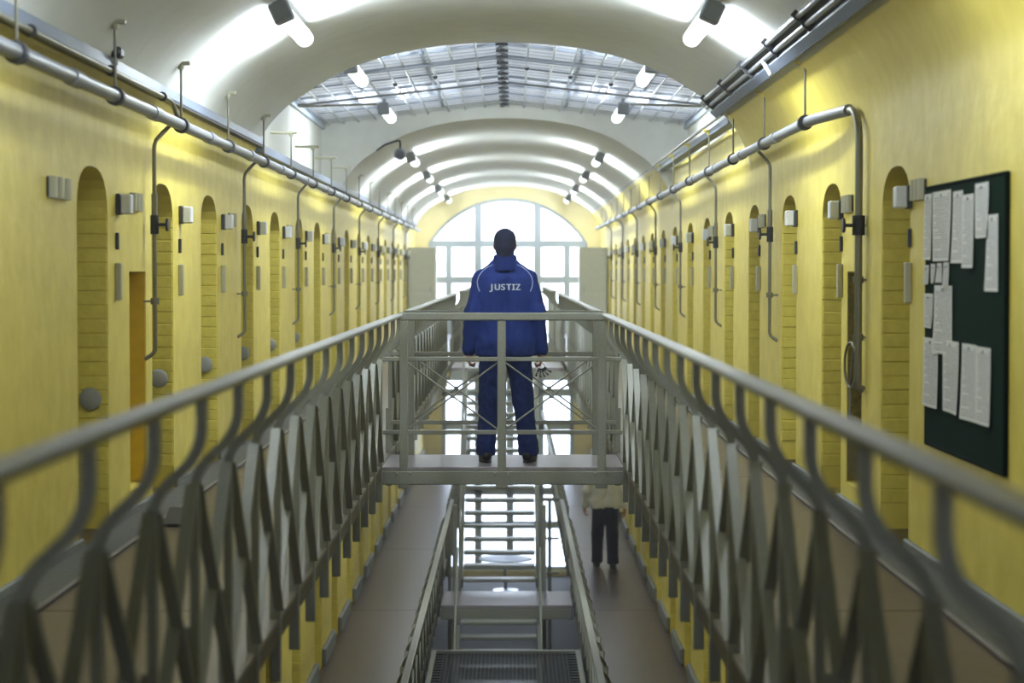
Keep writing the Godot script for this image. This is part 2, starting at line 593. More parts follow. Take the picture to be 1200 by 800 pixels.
func haunch(st: SurfaceTool, sgn: int, d0: float, d1: float) -> void:
	var lim: float = LIM[sgn]
	for i in PROF.size() - 1:
		var p: Vector2 = PROF[i]
		var q: Vector2 = PROF[i + 1]
		var np := prof_normal(i)
		var nq := prof_normal(i + 1)
		if p.y >= lim:
			break
		if q.y > lim:
			q = p.lerp(q, (lim - p.y) / (q.y - p.y))
		squad(st, Vector3(sgn * p.x, p.y, -d0), Vector3(sgn * q.x, q.y, -d0), Vector3(sgn * q.x, q.y, -d1), Vector3(sgn * p.x, p.y, -d1),
			Vector3(sgn * np.x, np.y, 0), Vector3(sgn * nq.x, nq.y, 0), Vector3(sgn * nq.x, nq.y, 0), Vector3(sgn * np.x, np.y, 0))

func build_walls() -> void:
	for sgn in [-1, 1]:
		var st := mb()
		var up := []
		var low := []
		for k in 16:
			var c := niche_d(k)
			up.append([c - 0.43, c + 0.43, 0.0, 2.09, 0.27, 0.38])
			low.append([c - 0.43, c + 0.43, -STOREY, -STOREY + 2.09, 0.27, 0.38])
		up.insert(1, [12.83, 13.40, 0.15, 1.5, 0.0, 0.16])
		wall_storey(st, sgn, 0.0, 2.3, D_BACK, D_END, up)
		var sl := mb()
		wall_storey(sl, sgn, -STOREY, -0.05, D_BACK, D_END, low, W2)
		wall_storey(sl, sgn, -2 * STOREY, -STOREY, D_BACK, D_END, [], W2)
		var lower := struct("wall_left_lower" if sgn < 0 else "wall_right_lower", sl.commit(), M.yellow)
		haunch(st, sgn, D_BACK, D_VAULT)
		haunch(st, sgn, D_VAULT2, D_END)
		var x: float = sgn * W
		quad(st, Vector3(x, 2.3, -D_VAULT), Vector3(x, LIM[sgn], -D_VAULT), Vector3(x, LIM[sgn], -D_VAULT2), Vector3(x, 2.3, -D_VAULT2), Vector3(-sgn, 0, 0))
		quad(st, Vector3(x, LIM[sgn], -D_VAULT), Vector3(x + sgn * 0.3, LIM[sgn], -D_VAULT), Vector3(x + sgn * 0.3, LIM[sgn], -D_VAULT2), Vector3(x, LIM[sgn], -D_VAULT2), Vector3.UP)
		# outer skin, so that no daylight leaks in
		span(st, sgn * 2.72, sgn * 2.95, -6.2, 3.4, D_BACK, D_END + 0.3)
		var wall := struct("wall_left" if sgn < 0 else "wall_right", st.commit(), M.yellow)
		# cell doors at the back of the recesses
		var dm := mb()
		box(dm, Vector3.ZERO, Vector3(0.04, 1.95, 0.78), 0.006)
		for yy in [-0.5, 0.5]:
			box(dm, Vector3(-sgn * 0.025, yy, 0), Vector3(0.012, 0.7, 0.6), 0.004)
		var dmesh := dm.commit()
		for k in 16:
			for y in [0.0, -STOREY]:
				part("door", dmesh, M.celldoor, wall if y == 0.0 else lower, Vector3(sgn * ((W if y == 0.0 else W2) + 0.36), y + 0.98, -niche_d(k)))
		# brick courses of the far jambs (they face along the hall)
		var long_b := box_mesh(Vector3(0.238, 0.0785, 0.03), 0.005)
		var short_b := box_mesh(Vector3(0.112, 0.0785, 0.03), 0.005)
		var count := 0
		for lev in [0.0, -STOREY]:
			var rest := mb()
			for k in 12:
				var z := -(niche_d(k) + 0.43) - 0.007
				for r in 21:
					var y: float = lev + 0.15 + r * 0.0825 + 0.04
					var a := [0.119, 0.305]
					for j in 2:
						var big: bool = j == 0
						var p := Vector3(sgn * ((W if lev == 0.0 else W2) + a[j] + 0.004), y, z + rng.randf_range(-0.003, 0.003))
						if lev == 0.0 and count < 294:
							part("brick", long_b if big else short_b, M.yellow_brick, wall, p)
							count += 1
						else:
							box(rest, p, Vector3(0.238 if big else 0.112, 0.0785, 0.03), 0.005)
			var rs := part("brick_courses", rest.commit(), M.yellow_brick, wall if lev == 0.0 else lower)
			rs.set_meta("kind", "stuff")
		if true:
			# recess lining: ochre paint on one wall, bare plaster on the other
			var lin := mb()
			span(lin, sgn * (W + 0.15), sgn * (W + 0.157), 0.16, 1.49, 12.84, 13.39)
			span(lin, sgn * (W + 0.004), sgn * (W + 0.15), 0.16, 1.49, 13.385, 13.398)
			part("recess_lining", lin.commit(), M.ochre if sgn < 0 else M.bare_wall, wall)
		# step-like plinth along the foot of the wall
		for lev in [0.0, -STOREY]:
			var pb := mb()
			var at := D_BACK
			for k in 17:
				var e := niche_d(k) - 0.43 if k < 16 else D_END
				var px: float = 0.2 if lev == 0.0 else 0.05
				var ph: float = 0.15 if lev == 0.0 else 0.19
				var wx: float = x if lev == 0.0 else sgn * W2
				if lev == 0.0:
					span(pb, wx, wx - sgn * 0.03, 0.0, 0.055, at, e, 0.008)
				else:
					span(pb, wx, wx - sgn * px, lev, lev + ph, at, e, 0.012)
				at = niche_d(k) + 0.43 if k < 16 else D_END
			if lev == 0.0:
				struct("trim_%d" % (2 if sgn < 0 else 3), span_mesh(x - sgn * 0.03, x - sgn * 0.24, 0.0, 0.012, D_BACK, D_END, 0.003), M.border)
				struct("trim_%d" % (4 if sgn < 0 else 5), span_mesh(x - sgn * 0.24, x - sgn * 0.265, 0.0, 0.02, D_BACK, D_END, 0.004), M.strip)
			struct(("baseboard_left" if sgn < 0 else "baseboard_right") + ("" if lev == 0.0 else "_lower"), pb.commit(), M.plinth)

# ------------------------------------------------------------------ roof, gables, floors
func build_shell() -> void:
	struct("ceiling", vault(D_BACK, D_VAULT), M.white)
	struct("ceiling_001", vault(D_VAULT2, D_END), M.white)
	struct("wall_gable_near", gable(D_VAULT - 0.06, 0.06), M.white)
	struct("wall_gable_far", gable(D_VAULT2 - 0.06, 0.06), M.white)
	for sgn in [-1, 1]:
		struct("wall_clerestory_" + ("left" if sgn < 0 else "right"), span_mesh(sgn * 2.45, sgn * 2.72, LIM[sgn] - 0.3, 3.95, D_VAULT - 0.1, D_VAULT2 + 0.1), M.white)
	var rf := mb()
	span(rf, -2.95, 2.95, 4.0, 4.2, D_BACK, D_VAULT)
	span(rf, -2.95, 2.95, 4.0, 4.2, D_VAULT2, D_END + 0.3)
	for sgn in [-1, 1]:
		span(rf, sgn * 2.72, sgn * 2.95, 3.4, 4.2, D_BACK, D_VAULT)
		span(rf, sgn * 2.72, sgn * 2.95, 3.4, 4.2, D_VAULT2, D_END + 0.3)
		span(rf, sgn * 2.72, sgn * 2.95, 3.4, 3.95, D_VAULT, D_VAULT2)
	struct("trim_1", rf.commit(), M.white)
	var bw := mb()
	span(bw, -2.95, 2.95, -6.2, 0.3, D_BACK - 0.3, D_BACK)
	span(bw, -2.95, 2.95, 2.95, 4.2, D_BACK - 0.3, D_BACK)
	for sgn in [-1, 1]:
		span(bw, sgn * 1.8, sgn * 2.95, 0.3, 2.95, D_BACK - 0.3, D_BACK)
	struct("wall_back", bw.commit(), M.beige)
	var wf := mb()
	for x in [-1.77, 1.77]:
		span(wf, x - 0.05, x + 0.05, 0.3, 2.95, D_BACK - 0.2, D_BACK - 0.1)
	for y in [0.34, 1.9, 2.91]:
		span(wf, -1.8, 1.8, y - 0.05, y + 0.05, D_BACK - 0.2, D_BACK - 0.1)
	var w5 := struct("window_5", wf.commit(), M.frame)
	for x in [-0.59, 0.59]:
		part("mullion", span_mesh(x - 0.05, x + 0.05, 0.3, 2.95, D_BACK - 0.2, D_BACK - 0.1, 0.01), M.frame, w5)
	for i in 3:
		var pn := mb()
		var xa := -1.77 + i * 1.18
		quad(pn, Vector3(xa, 0.3, -D_BACK + 0.15), Vector3(xa + 1.18, 0.3, -D_BACK + 0.15), Vector3(xa + 1.18, 2.95, -D_BACK + 0.15), Vector3(xa, 2.95, -D_BACK + 0.15), Vector3(0, 0, -1))
		part("pane", pn.commit(), M.glass, w5)
	# floors: gallery slabs with joints every few metres
	var names := {0.0: "floor_upper", -STOREY: "floor_middle"}
	for lev in [0.0, -STOREY]:
		for sgn in [-1, 1]:
			var xe: float = RC + sgn * EDGE
			var base := struct(names[lev] + ("_left" if sgn < 0 else "_right"), span_mesh(xe, sgn * (W + 0.4), lev - 0.085, lev - 0.012, D_BACK, D_END), M.slab)
			var d := D_BACK
			var i := 0
			while d < D_END - 0.1:
				var e := minf(D_END, 3.15 + 6.05 * i)
				part("floor_slab", span_mesh(xe + sgn * 0.1, sgn * (W + 0.4), lev - 0.013, lev, d + 0.006, e - 0.006, 0.003), M.floor, base)
				part("edge_strip", span_mesh(xe, xe + sgn * 0.094, lev - 0.013, lev + 0.012, d + 0.002, e - 0.002, 0.003), M.strip, base)
				d = e
				i += 1
	struct("floor", span_mesh(-2.95, 2.95, -2 * STOREY - 0.3, -2 * STOREY, D_BACK, D_END + 0.3), M.groundfloor)

func build_roof_light() -> void:
	var root := struct("window_2", roof_frame(), M.frame)
	var ridge := 3.78
	var eave := 3.50
	var xe := 2.46
	var pitch := atan2(ridge - eave, xe)
	var n := 8
	var len_d := (D_VAULT2 - D_VAULT) / n
	for sgn in [-1, 1]:
		for i in n:
			for j in 3:
				var t := (j + 0.5) / 3.0
				var o := part("pane", box_mesh(Vector3(xe / cos(pitch) / 3 - 0.012, 0.012, len_d - 0.012), 0.002), M.frosted, root, Vector3(sgn * xe * t, lerpf(ridge, eave, t) + 0.03, -(D_VAULT + (i + 0.5) * len_d)))
				o.rotation.z = -sgn * pitch
		# rods along the hall
		for x in [0.26, 0.52, 0.74, 1.02, 1.2, 1.45, 1.72, 1.95, 2.15, 2.34]:
			var y := lerpf(ridge, eave, x / xe) - 0.05
			part("long_rod", tube_mesh([Vector3(sgn * x, y, -D_VAULT), Vector3(sgn * x, y, -D_VAULT2 + 0.05)], 0.013, 8), M.steel, root)
		# wires across
		var d := D_VAULT + 0.2
		while d < D_VAULT2 - 0.1:
			part("cross_wire", tube_mesh([Vector3(0, ridge - 0.03, -d), Vector3(sgn * xe, eave - 0.03, -d)], 0.0022, 6), M.tray, root)
			d += 0.31
		for dd in [21.6, 24.4]:
			part("cross_bar", tube_mesh([Vector3(0, ridge - 0.075, -dd), Vector3(sgn * xe, eave - 0.075, -dd)], 0.016, 8), M.pipe, root)
		part("eave_bar", span_mesh(sgn * 2.40, sgn * 2.45, eave - 0.10, eave + 0.02, D_VAULT, D_VAULT2 - 0.06, 0.005), M.frame, root)
		# strut from the side wall to the lamp
		part("lamp_strut", tube_mesh([Vector3(sgn * 2.45, 3.43, -24.55), Vector3(sgn * 1.48, 3.46, -24.55)], 0.014, 8), M.thinpipe, root)
		for dd in [22.6, 23.0, 23.3]:
			var bx: float = {22.6: 0.26, 23.0: 0.74, 23.3: 1.2}[dd]
			var st := mb()
			lathe(st, [Vector2(0, -0.025), Vector2(0.02, -0.015), Vector2(0.025, 0), Vector2(0.02, 0.015), Vector2(0, 0.025)], Vector3.ZERO, 10)
			part("rod_end_knob", st.commit(), M.dark, root, Vector3(sgn * bx, lerpf(ridge, eave, bx / xe) - 0.065, -dd))
	# lattice girder under the ridge
	var girder := mb()
	for sx in [-0.045, 0.045]:
		bar(girder, Vector3(sx, ridge - 0.07, -D_VAULT), Vector3(sx, ridge - 0.07, -D_VAULT2 + 0.05), Vector3.RIGHT, 0.03, 0.03)
	part("girder_chord", girder.commit(), M.steel, root)
	var d2 := D_VAULT + 0.2
	var k := 0
	while d2 < D_VAULT2 - 0.4:
		var r := mb()
		bar(r, Vector3(-0.06, ridge - 0.09, -d2), Vector3(0.06, ridge - 0.09, -d2), Vector3.FORWARD, 0.05, 0.03)
		bar(r, Vector3(-0.04 if k % 2 else 0.04, ridge - 0.09, -d2), Vector3(0.04 if k % 2 else -0.04, ridge - 0.09, -d2 - 0.45), Vector3.UP, 0.02, 0.03)
		part("girder_lacing", r.commit(), M.dark, root)
		d2 += 0.6
		k += 1

func roof_frame() -> ArrayMesh:
	var st := mb()
	var n := 8
	var len_d := (D_VAULT2 - D_VAULT) / n
	for sgn in [-1, 1]:
		for j in 4:
			var t := j / 3.0
			var x := 2.46 * t
			if j == 0 and sgn < 0:
				continue
			bar(st, Vector3(sgn * x, lerpf(3.78, 3.50, t) + 0.025, -D_VAULT), Vector3(sgn * x, lerpf(3.78, 3.50, t) + 0.025, -D_VAULT2), Vector3.RIGHT, 0.03, 0.04)
		for i in n + 1:
			var d := minf(D_VAULT + i * len_d, D_VAULT2)
			bar(st, Vector3(0, 3.805, -d), Vector3(sgn * 2.5, 3.525, -d), Vector3.FORWARD, 0.03, 0.04)
	return st.commit()

# ------------------------------------------------------------------ window wall
func build_end() -> void:
	var st := mb()
	var z0 := -D_END
	var z1 := -D_END - 0.3
	var n := Vector3(0, 0, 1)
	# upper storey: wall round an arched window (half width 1.92 up to 2.18, crown 3.27)
	var arc := []
	var r := 2.236
	var cy := 3.27 - r
	for i in 33:
		var x := lerpf(-1.92, 1.92, i / 32.0)
		arc.append(Vector2(x, cy + sqrt(r * r - x * x)))
	for side in [[z0, 1.0], [z1, -1.0]]:
		var z: float = side[0]
		var nn := Vector3(0, 0, side[1])
		for i in 32:
			quad(st, Vector3(arc[i].x, arc[i].y, z), Vector3(arc[i + 1].x, arc[i + 1].y, z), Vector3(arc[i + 1].x, 4.1, z), Vector3(arc[i].x, 4.1, z), nn)
		for sgn in [-1, 1]:
			quad(st, Vector3(sgn * 1.92, -0.35, z), Vector3(sgn * 1.92, 4.1, z), Vector3(sgn * 2.95, 4.1, z), Vector3(sgn * 2.95, -0.35, z), nn)
			quad(st, Vector3(sgn * 1.6, -6.2, z), Vector3(sgn * 1.6, -0.35, z), Vector3(sgn * 2.95, -0.35, z), Vector3(sgn * 2.95, -6.2, z), nn)
		quad(st, Vector3(-1.92, -0.35, z), Vector3(-1.92, -1.05, z), Vector3(1.92, -1.05, z), Vector3(1.92, -0.35, z), nn)
		quad(st, Vector3(-1.6, -3.05, z), Vector3(-1.6, -3.45, z), Vector3(1.6, -3.45, z), Vector3(1.6, -3.05, z), nn)
		quad(st, Vector3(-1.6, -5.75, z), Vector3(-1.6, -6.2, z), Vector3(1.6, -6.2, z), Vector3(1.6, -5.75, z), nn)
	for i in 32:
		quad(st, Vector3(arc[i].x, arc[i].y, z0), Vector3(arc[i + 1].x, arc[i + 1].y, z0), Vector3(arc[i + 1].x, arc[i + 1].y, z1), Vector3(arc[i].x, arc[i].y, z1), Vector3.DOWN)
	for sgn in [-1, 1]:
		quad(st, Vector3(sgn * 1.92, -0.35, z0), Vector3(sgn * 1.92, arc[0].y, z0), Vector3(sgn * 1.92, arc[0].y, z1), Vector3(sgn * 1.92, -0.35, z1), Vector3(-sgn, 0, 0))
		for yy in [[-1.05, -3.05], [-3.45, -5.75]]:
			quad(st, Vector3(sgn * 1.6, yy[0], z0), Vector3(sgn * 1.6, yy[1], z0), Vector3(sgn * 1.6, yy[1], z1), Vector3(sgn * 1.6, yy[0], z1), Vector3(-sgn, 0, 0))
	for y in [-0.35, -3.05, -5.75]:
		quad(st, Vector3(-1.92, y, z0), Vector3(1.92, y, z0), Vector3(1.92, y, z1), Vector3(-1.92, y, z1), Vector3.UP)
	for y in [-1.05, -3.45]:
		quad(st, Vector3(-1.6, y, z0), Vector3(1.6, y, z0), Vector3(1.6, y, z1), Vector3(-1.6, y, z1), Vector3.DOWN)
	struct("wall_end", st.commit(), M.beige)
	# arched window: frame members as parts, panes between them
	var zf := -D_END - 0.12
	var top := func(x: float) -> float: return cy + sqrt(r * r - x * x)
	var head := mb()
	for i in 32:
		bar(head, Vector3(arc[i].x, arc[i].y - 0.03, zf), Vector3(arc[i + 1].x, arc[i + 1].y - 0.03, zf), Vector3(0, 0, 1), 0.1, 0.1)
	var w1 := struct("window_1", head.commit(), M.frame)
	for x in [-1.87, 1.87]:
		part("side_frame", span_mesh(x - 0.05, x + 0.05, -0.35, top.call(x), -zf - 0.05, -zf + 0.05, 0.01), M.frame, w1)
	for x in [-0.72, 0.72]:
		part("mullion", span_mesh(x - 0.09, x + 0.09, -0.35, top.call(x), -zf - 0.06, -zf + 0.06, 0.01), M.frame, w1)
	for x in [-1.43, 1.43]:
		part("mullion", span_mesh(x - 0.075, x + 0.075, -0.35, 2.12, -zf - 0.05, -zf + 0.05, 0.01), M.frame, w1)
	for y in [2.17, 1.30, -0.30]:
		part("transom", span_mesh(-1.9, 1.9, y - 0.085, y + 0.085, -zf - 0.055, -zf + 0.055, 0.01), M.frame, w1)
	# panes: upper row follows the arch
	var cols := [-1.87, -0.72, 0.72, 1.87]
	for c in 3:
		var p := mb()
		for i in 8:
			var xa := lerpf(cols[c], cols[c + 1], i / 8.0)
			var xb := lerpf(cols[c], cols[c + 1], (i + 1) / 8.0)
			quad(p, Vector3(xa, 2.17, zf), Vector3(xb, 2.17, zf), Vector3(xb, top.call(xb), zf), Vector3(xa, top.call(xa), zf), n)
		part("pane", p.commit(), M.glass, w1)
	var cols2 := [-1.87, -1.43, -0.72, 0.72, 1.43, 1.87]
	for c in 5:
		for yy in [[1.30, 2.17], [-0.30, 1.30]]:
			var p := mb()
			quad(p, Vector3(cols2[c], yy[0], zf), Vector3(cols2[c + 1], yy[0], zf), Vector3(cols2[c + 1], yy[1], zf), Vector3(cols2[c], yy[1], zf), n)
			part("pane", p.commit(), M.glass, w1)
	var idx := 3
	for yy in [[-1.05, -3.05], [-3.45, -5.75]]:
		var fr := mb()
		for x in [-1.55, 1.55]:
			span(fr, x - 0.05, x + 0.05, yy[1], yy[0], -zf - 0.05, -zf + 0.05)
		for y in [yy[0] - 0.04, yy[1] + 0.04]:
			span(fr, -1.6, 1.6, y - 0.05, y + 0.05, -zf - 0.05, -zf + 0.05)
		var w := struct("window_%d" % idx, fr.commit(), M.frame)
		var mx := [-0.72, 0.05, 0.78]
		for x in mx:
			part("mullion", span_mesh(x - 0.09, x + 0.09, yy[1], yy[0], -zf - 0.05, -zf + 0.05, 0.01), M.frame, w)
		var ys: Array = [yy[0], yy[0] - 0.38, yy[0] - 1.2, yy[1]]
		for y in [ys[1], ys[2]]:
			part("transom", span_mesh(-1.6, 1.6, y - 0.09, y + 0.09, -zf - 0.05, -zf + 0.05, 0.01), M.frame, w)
		var xs := [-1.55, -0.72, 0.05, 0.78, 1.55]
		for i in 4:
			for j in 3:
				var p := mb()
				quad(p, Vector3(xs[i], ys[j], zf), Vector3(xs[i + 1], ys[j], zf), Vector3(xs[i + 1], ys[j + 1], zf), Vector3(xs[i], ys[j + 1], zf), n)
				part("pane", p.commit(), M.glass, w)
		idx += 1
	struct("ground_courtyard", span_mesh(-60, 60, -6.4, -6.2, D_END + 0.3, D_END + 120), M.ground)

# ------------------------------------------------------------------ railings
func s_path() -> Array:
	var raw := [Vector3(0, 0.30, 0), Vector3(0, 0.83, 0), Vector3(0.02, 0.885, 0), Vector3(0.115, 0.975, 0), Vector3(0.14, 1.04, 0), Vector3(0.14, 1.155, 0)]
	return rounded(raw, 0.07, 4)

# rectangular section swept along a path lying in the xy plane: t in that plane, w across (z)
func swept(pts: Array, t: float, w: float) -> ArrayMesh:
	var st := mb()
	for i in pts.size() - 1:
		var d0: Vector3 = (pts[mini(i + 1, pts.size() - 1)] - pts[maxi(i - 1, 0)]).normalized()
		var d1: Vector3 = (pts[mini(i + 2, pts.size() - 1)] - pts[i]).normalized()
		var n0 := Vector3(-d0.y, d0.x, 0)
		var n1 := Vector3(-d1.y, d1.x, 0)
		for s in [-1.0, 1.0]:
			var a: Vector3 = pts[i] + n0 * s * t / 2
			var b: Vector3 = pts[i + 1] + n1 * s * t / 2
			var wz := Vector3(0, 0, w / 2)
			squad(st, a - wz, a + wz, b + wz, b - wz, n0 * s, n0 * s, n1 * s, n1 * s)
		for s in [-1.0, 1.0]:
			var wz := Vector3(0, 0, s * w / 2)
			quad(st, pts[i] - n0 * t / 2 + wz, pts[i] + n0 * t / 2 + wz, pts[i + 1] + n1 * t / 2 + wz, pts[i + 1] - n1 * t / 2 + wz, Vector3(0, 0, s))
	return st.commit()

const BAY := 0.777
func railing(sgn: int, lev: float, d0: float, bays: int, label: String) -> void:
	var x := RC + sgn * EDGE
	var t := thing("gallery_railing", label, "railing", Vector3(x, lev, -d0))
	var turn := 0.0 if sgn < 0 else PI
	var top_x := -sgn * 0.14
	var length := bays * BAY
	var hr := mb()
	box(hr, Vector3(top_x, 1.165, -length / 2), Vector3(0.062, 0.03, length), 0.008)
	part("handrail", hr.commit(), M.rail, t)
	var sm := swept(s_path(), 0.03, 0.03)
	var pm := box_mesh(Vector3(0.05, 0.64, 0.02), 0.004, Vector3(0, 0.06, 0))
	var dm := mb()
	bar(dm, Vector3(0, 0.83, 0), Vector3(0, 0.05, -BAY + 0.01), Vector3(1, 0, 0), 0.042, 0.012, 0.002)
	var up := mb()
	bar(up, Vector3(0, 0.05, 0), Vector3(0, 0.83, -BAY + 0.01), Vector3(1, 0, 0), 0.042, 0.012, 0.002)
	var dmm := dm.commit()
	var umm := up.commit()
	for i in bays + 1:
		var z := -i * BAY
		var b := part("baluster", sm, M.rail, t, Vector3(0, 0, z))
		b.rotation.y = turn
		part("foot_bar", pm, M.rail, t, Vector3(sgn * 0.012, 0, z))
		if i < bays:
			part("diagonal_bar", dmm, M.rail, t, Vector3(0.006, 0, z))
			part("diagonal_bar", umm, M.rail, t, Vector3(-0.006, 0, z))

func build_railings() -> void:
	railing(-1, 0.0, 15.9 - 17 * BAY, 17, "grey S-curved gallery railing opposite the notice board, running up to the footbridge")
	railing(1, 0.0, 15.9 - 17 * BAY, 17, "grey S-curved gallery railing on the notice board side, running up to the footbridge")
	railing(-1, 0.0, 34.8, 18, "farthest upper railing beyond the stair landing, opposite the notice board side")
	railing(1, 0.0, 34.8, 18, "farthest upper railing beyond the stair landing, notice board side")
	railing(-1, 0.0, 17.15, 19, "upper gallery railing past the footbridge, on the side opposite the notice board")
	railing(1, 0.0, 17.15, 19, "upper gallery railing past the footbridge, on the notice board side")
	railing(-1, -STOREY, 14.4, 20, "lower gallery railing along the empty walkway under the footbridge")
	railing(1, -STOREY, 14.4, 20, "lower gallery railing along the walkway where the person in cream walks")
	railing(-1, -STOREY, 32.2, 22, "far lower gallery railing past the stair, on the empty walkway side")
	railing(1, -STOREY, 32.2, 22, "far lower gallery railing past the stair, on the walkway of the person in cream")

# ------------------------------------------------------------------ footbridge
func bridge_rail(t: Node3D, d: float) -> void:
	var x0 := RC - EDGE + 0.01
	var x1 := RC + EDGE - 0.01
	var pl := RC - 0.76
	var pr := RC + 0.76
	part("top_rail", span_mesh(RC - 0.79, RC + 0.79, 1.125, 1.185, d - 0.03, d + 0.03, 0.008), M.rail, t)
	part("middle_rail", span_mesh(x0, x1, 0.812, 0.845, d - 0.018, d + 0.018, 0.004), M.rail, t)
	part("lower_rail", span_mesh(x0, x1, 0.25, 0.283, d - 0.018, d + 0.018, 0.004), M.rail, t)
	for x in [pl, RC - 0.008, pr]:
		var p := mb()
		span(p, x - 0.032, x + 0.032, -0.12, 1.125, d - 0.025, d + 0.025, 0.005)
		span(p, x - 0.045, x + 0.045, -0.165, -0.115, d - 0.03, d + 0.03, 0.006)
		var o := part("post", p.commit(), M.rail, t)
		for k in [-1, 1]:
			var b := mb()
			lathe(b, [Vector2(0, 0.008), Vector2(0.009, 0.006), Vector2(0.011, 0), Vector2(0.011, -0.004)], Vector3.ZERO, 8, Basis(Vector3.RIGHT, PI / 2))
			part("bolt", b.commit(), M.steel, o, Vector3(x + k * 0.05, -0.05, -d + 0.032))
	for s in [[pl + 0.032, RC - 0.04], [RC + 0.024, pr - 0.032]]:
		part("tie_rod", tube_mesh([Vector3(s[0], 0.80, -d + 0.012), Vector3(s[1], 0.29, -d + 0.012)], 0.007, 8), M.rail, t)
		part("tie_rod", tube_mesh([Vector3(s[0], 0.29, -d - 0.012), Vector3(s[1], 0.80, -d - 0.012)], 0.007, 8), M.rail, t)
		var b := mb()
		lathe(b, [Vector2(0, 0.014), Vector2(0.018, 0.014), Vector2(0.018, -0.014), Vector2(0, -0.014)], Vector3.ZERO, 14, Basis(Vector3.RIGHT, PI / 2))
		part("tie_boss", b.commit(), M.rail, t, Vector3((s[0] + s[1]) / 2, 0.545, -d))

func build_bridge() -> void:
	var t := thing("footbridge", "grey steel footbridge spanning the open well, officer standing on it", "footbridge")
	var x0 := RC - EDGE
	var x1 := RC + EDGE
	part("deck", span_mesh(x0, x1, -0.03, 0.0, 16.0, 17.1, 0.004), M.deck, t)
	for d in [16.0, 17.1]:
		part("beam", span_mesh(x0, x1, -0.135, -0.031, d - 0.012, d + 0.03, 0.006), M.rail, t)
	bridge_rail(t, 16.02)
	bridge_rail(t, 17.08)

# ------------------------------------------------------------------ stairs in the well
func stair(label: String, d_foot: float, y_foot: float, n: int, rise: float, run: float, xm: float, half: float) -> void:
	var t := thing("steel_stair", label, "staircase", Vector3(xm, y_foot, -d_foot))
	var tread := box_mesh(Vector3(half * 2, 0.05, run + 0.02), 0.008)
	var nose := box_mesh(Vector3(half * 2, 0.012, 0.03), 0.003)
	for i in n:
		var o := part("tread", tread, M.rail, t, Vector3(0, rise * (i + 1) - 0.018, -run * (i + 0.5)))
		part("nosing", nose, M.steel, o, Vector3(0, 0.02, run / 2 - 0.01))
	for s in [-1, 1]:
		var st := mb()
		bar(st, Vector3(s * (half + 0.03), 0.09, -0.1), Vector3(s * (half + 0.03), rise * n - 0.13, -run * n + 0.06), Vector3(0, 1, 0), 0.2, 0.04, 0.006)
		part("stringer", st.commit(), M.rail, t)
		var hr := mb()
		tube(hr, rounded([Vector3(s * (half + 0.05), 0.0, 0.02), Vector3(s * (half + 0.05), 0.95, 0.0), Vector3(s * (half + 0.05), 0.95 + rise * n, -run * n)], 0.1), 0.018, 8)
		part("handrail", hr.commit(), M.rail, t)
		for i in range(2, n, 4):
			part("rail_post", tube_mesh([Vector3(s * (half + 0.05), rise * i, -run * i), Vector3(s * (half + 0.05), rise * i + 0.95, -run * i)], 0.012, 8), M.rail, t)

